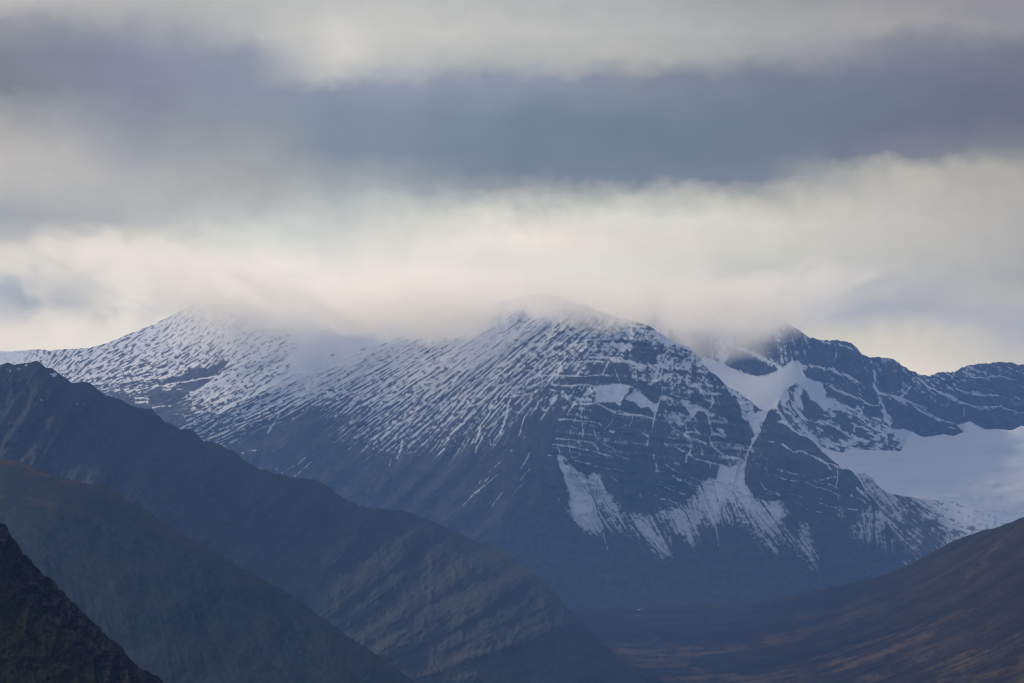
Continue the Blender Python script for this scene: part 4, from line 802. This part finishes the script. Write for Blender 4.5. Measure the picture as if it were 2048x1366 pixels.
SKY = {  # photograph pixel column -> {row: colour of the cloud deck seen there}
 0: {0:(185,183,182),50:(150,150,158),120:(125,130,142),180:(122,127,137),240:(160,160,160),300:(180,177,174),360:(188,185,182),430:(163,166,170),480:(178,178,178),540:(214,208,200),600:(218,212,204),660:(226,217,206),740:(226,217,207)},
 128: {0:(180,179,178),40:(160,160,164),70:(138,142,154),120:(128,134,148),180:(127,133,146),240:(150,152,158),300:(170,169,170),360:(182,180,178),435:(167,170,172),490:(190,188,185),545:(205,200,194),575:(188,187,187),610:(178,180,182),635:(208,204,198),665:(224,217,207),740:(226,218,208)},
 256: {0:(178,177,176),60:(150,152,162),120:(132,138,155),180:(130,136,152),240:(138,144,156),300:(152,155,162),360:(170,170,172),440:(172,173,174),480:(202,199,192),540:(205,203,198),600:(222,215,206),660:(226,218,209),740:(226,218,209)},
 512: {0:(185,185,184),55:(180,181,180),110:(140,148,162),180:(135,143,158),240:(138,146,157),300:(148,153,158),360:(160,162,163),420:(178,180,180),480:(208,209,204),540:(232,225,213),600:(226,219,209),740:(224,218,210)},
 670: {0:(188,188,187),60:(205,203,198),110:(205,202,196),150:(185,184,184),185:(135,145,161),240:(130,142,156),300:(128,140,155),360:(152,158,163),420:(186,189,187),480:(212,211,205),540:(228,220,209),740:(225,218,210)},
 768: {0:(186,186,186),60:(200,199,194),125:(182,182,182),170:(140,149,165),240:(128,140,155),300:(125,137,152),360:(150,157,163),420:(190,193,190),480:(214,211,204),540:(226,218,208),620:(225,218,210),740:(225,218,210)},
 1024: {0:(180,181,181),60:(190,190,187),110:(176,177,177),160:(138,147,162),240:(115,130,145),300:(113,128,142),345:(113,126,142),380:(140,147,155),420:(203,202,194),480:(233,225,213),540:(216,212,205),620:(215,212,205),740:(215,212,205)},
 1280: {0:(172,174,174),60:(180,181,180),115:(174,174,171),160:(130,138,152),240:(112,126,140),300:(110,124,140),355:(116,128,144),390:(180,182,176),440:(215,213,205),480:(218,210,200),540:(212,209,201),600:(190,190,190),740:(180,184,190)},
 1536: {0:(158,158,160),60:(168,168,168),110:(155,155,160),160:(115,124,140),240:(110,123,138),310:(110,122,138),355:(122,130,144),400:(182,180,173),450:(208,204,196),500:(200,198,190),560:(188,188,184),620:(172,176,184),670:(192,190,186),740:(200,198,190)},
 1792: {0:(150,149,154),50:(160,159,160),90:(135,135,148),140:(115,122,138),200:(107,117,133),260:(105,112,130),315:(118,123,137),350:(180,177,170),400:(190,187,180),450:(192,188,182),500:(185,183,178),560:(175,175,176),620:(165,167,178),680:(204,199,188),740:(228,218,205)},
 2048: {0:(145,142,150),60:(145,145,150),110:(116,120,134),180:(104,110,126),240:(103,110,126),300:(125,127,135),345:(165,163,158),420:(175,172,168),480:(172,170,168),560:(165,165,165),600:(178,176,172),650:(165,167,178),720:(185,183,180)}}
SKYGAIN = .2            # ramps hold 0..1 only
tot = None
cols = sorted(SKY)
d1 = 180 / math.pi
for i, px in enumerate(cols):
    rp = N.new('ShaderNodeValToRGB'); cr = rp.color_ramp; cr.interpolation = 'LINEAR'
    st = []
    for py, c in SKY[px].items():
        e = math.atan((900 - py) / F)
        path = min(YFAR, (ZTOP - CZ) / math.tan(e) if e > 0 else YFAR)
        t = math.exp(-RHO * path)
        col = [max(.02, (lin(c[k]) - LH[k] * (1 - t)) / t) * SKYGAIN for k in range(3)]
        st.append((e * d1 / 10, col))
    st.sort()
    while len(cr.elements) > 1: cr.elements.remove(cr.elements[-1])
    cr.elements[0].position = st[0][0]; cr.elements[0].color = (*st[0][1], 1)
    for p_, c_ in st[1:]:
        e_ = cr.elements.new(p_); e_.color = (*c_, 1)
    L.new(math_('DIVIDE', E_, 10.0), rp.inputs[0])
    ac = math.atan((px - 1024) / F) * d1
    # hat weight across azimuth; the end columns carry on outwards
    dl = math_('SUBTRACT', A_, ac); hs_ = []
    for j, sg in ((i - 1, -1), (i + 1, 1)):
        if 0 <= j < len(cols):
            wd = abs(math.atan((cols[j] - 1024) / F) * d1 - ac)
            hs_.append(math_('SUBTRACT', 1, math_('MULTIPLY', dl, sg / wd), clamp=True))
    hat = hs_[0] if len(hs_) == 1 else math_('MINIMUM', hs_[0], hs_[1])
    hat = math_('SMOOTH_MIN', hat, 1, .0)
    vm = N.new('ShaderNodeVectorMath'); vm.operation = 'SCALE'; L.new(rp.outputs[0], vm.inputs[0]); L.new(hat, vm.inputs['Scale'])
    if tot is None: tot = vm.outputs[0]
    else:
        ad = N.new('ShaderNodeVectorMath'); ad.operation = 'ADD'; L.new(tot, ad.inputs[0]); L.new(vm.outputs[0], ad.inputs[1]); tot = ad.outputs[0]
gn = N.new('ShaderNodeVectorMath'); gn.operation = 'SCALE'; L.new(tot, gn.inputs[0]); L.new(math_('MULTIPLY', math_('ADD', 1, math_('MULTIPLY', noise(.8, 6, 33.0), .26)), 1 / SKYGAIN), gn.inputs['Scale']); tot = gn.outputs[0]
# cumulus heads low on the left
nb_ = noise(.62, 6, 57.0, .58)
pm = N.new('ShaderNodeMapRange'); pm.interpolation_type = 'SMOOTHSTEP'; pm.inputs['From Min'].default_value = -.01; pm.inputs['From Max'].default_value = .14; L.new(nb_, pm.inputs[0])
ma = N.new('ShaderNodeMapRange'); ma.interpolation_type = 'SMOOTHSTEP'; ma.inputs['From Min'].default_value = -4.0; ma.inputs['From Max'].default_value = -7.5; L.new(azd, ma.inputs[0])
mb_ = N.new('ShaderNodeMapRange'); mb_.interpolation_type = 'SMOOTHSTEP'; mb_.inputs['From Min'].default_value = 1.1; mb_.inputs['From Max'].default_value = .0
L.new(math_('ABSOLUTE', math_('SUBTRACT', eld, 3.1)), mb_.inputs[0])
pk = math_('MULTIPLY', math_('MULTIPLY', pm.outputs[0], ma.outputs[0]), mb_.outputs[0])
pd_ = N.new('ShaderNodeMixRGB'); pd_.blend_type = 'MULTIPLY'; L.new(math_('MULTIPLY', pk, .9), pd_.inputs[0]); L.new(tot, pd_.inputs[1]); pd_.inputs[2].default_value = (.52, .58, .68, 1); tot = pd_.outputs[0]
# the rest of the sky: blue daylight broken by cloud
SUN_EL, SUN_AZ = 26.0, -39.0          # azimuth from straight ahead, negative is left
st_ = N.new('ShaderNodeTexSky'); st_.sky_type = 'NISHITA'; st_.sun_disc = False; st_.sun_elevation = R(SUN_EL); st_.sun_rotation = R(SUN_AZ)
sky_s = N.new('ShaderNodeVectorMath'); sky_s.operation = 'SCALE'; L.new(st_.outputs[0], sky_s.inputs[0]); sky_s.inputs['Scale'].default_value = .10
far = N.new('ShaderNodeTexNoise'); far.inputs['Scale'].default_value = 2.2; far.inputs['Detail'].default_value = 5; L.new(tc.outputs['Generated'], far.inputs['Vector'])
fr = N.new('ShaderNodeValToRGB'); fr.color_ramp.elements[0].position = .42; fr.color_ramp.elements[1].position = .62
L.new(far.outputs['Fac'], fr.inputs[0])
mx = N.new('ShaderNodeMixRGB'); L.new(fr.outputs[0], mx.inputs[0]); L.new(sky_s.outputs[0], mx.inputs[1]); mx.inputs[2].default_value = (.62, .66, .74, 1)
f1 = N.new('ShaderNodeMapRange'); f1.interpolation_type = 'SMOOTHSTEP'; f1.inputs['From Min'].default_value = 9.2; f1.inputs['From Max'].default_value = 16; L.new(eld, f1.inputs[0])
f2 = N.new('ShaderNodeMapRange'); f2.interpolation_type = 'SMOOTHSTEP'; f2.inputs['From Min'].default_value = 16; f2.inputs['From Max'].default_value = 40; L.new(math_('ABSOLUTE', azd), f2.inputs[0])
fo = math_('MAXIMUM', f1.outputs[0], f2.outputs[0])
fin = N.new('ShaderNodeMixRGB'); L.new(fo, fin.inputs[0]); L.new(tot, fin.inputs[1]); L.new(mx.outputs[0], fin.inputs[2])
# added glow in the sky round the sun, out of view, strengthening its light
sdv = (math.sin(R(SUN_AZ)) * math.cos(R(SUN_EL)), math.cos(R(SUN_AZ)) * math.cos(R(SUN_EL)), math.sin(R(SUN_EL)))
dt = N.new('ShaderNodeVectorMath'); dt.operation = 'DOT_PRODUCT'; L.new(tc.outputs['Generated'], dt.inputs[0]); dt.inputs[1].default_value = sdv
gl = math_('POWER', math_('MAXIMUM', dt.outputs['Value'], 0), 90.0)
ga = N.new('ShaderNodeMixRGB'); ga.blend_type = 'ADD'; ga.inputs[0].default_value = 1; L.new(fin.outputs[0], ga.inputs[1])
gc = N.new('ShaderNodeVectorMath'); gc.operation = 'SCALE'; gc.inputs[0].default_value = (18, 15.5, 12); L.new(gl, gc.inputs['Scale']); L.new(gc.outputs[0], ga.inputs[2])
bg = N['Background']; L.new(ga.outputs[0], bg.inputs[0]); bg.inputs[1].default_value = 1.0
w.cycles.sampling_method = 'MANUAL'; w.cycles.sample_map_resolution = 1024

# sun, ahead and to the left, behind thin cloud
sl = bpy.data.lights.new('sun', 'SUN'); sl.energy = 5.0; sl.angle = R(2); sl.color = (1, .84, .62)
so = bpy.data.objects.new('sun', sl); C.objects.link(so)
from mathutils import Vector
sd = Vector((math.sin(R(SUN_AZ)) * math.cos(R(SUN_EL)), math.cos(R(SUN_AZ)) * math.cos(R(SUN_EL)), math.sin(R(SUN_EL))))
so.rotation_euler = sd.to_track_quat('Z', 'Y').to_euler()

cam = bpy.data.cameras.new('camera'); cam.lens = 36 * F / 2048; cam.sensor_width = 36; cam.clip_start = 1; cam.clip_end = 80000
co = bpy.data.objects.new('camera', cam); C.objects.link(co); co.location = (0, 0, CZ); co.rotation_euler = (R(90) + P, 0, 0); sc.camera = co

sc.view_settings.view_transform = 'Standard'; sc.view_settings.look = 'None'; sc.view_settings.exposure = 0; sc.view_settings.gamma = 1
sc.render.engine = 'CYCLES'
cy = sc.cycles
cy.filter_width = 1.15; cy.use_denoising = True; cy.denoiser = 'OPENIMAGEDENOISE'; cy.denoising_input_passes = 'RGB_ALBEDO_NORMAL'
cy.max_bounces = 12; cy.diffuse_bounces = 2; cy.volume_bounces = 10; cy.volume_step_rate = 1.0; cy.volume_max_steps = 128; cy.transparent_max_bounces = 16
cy.caustics_reflective = False; cy.caustics_refractive = False
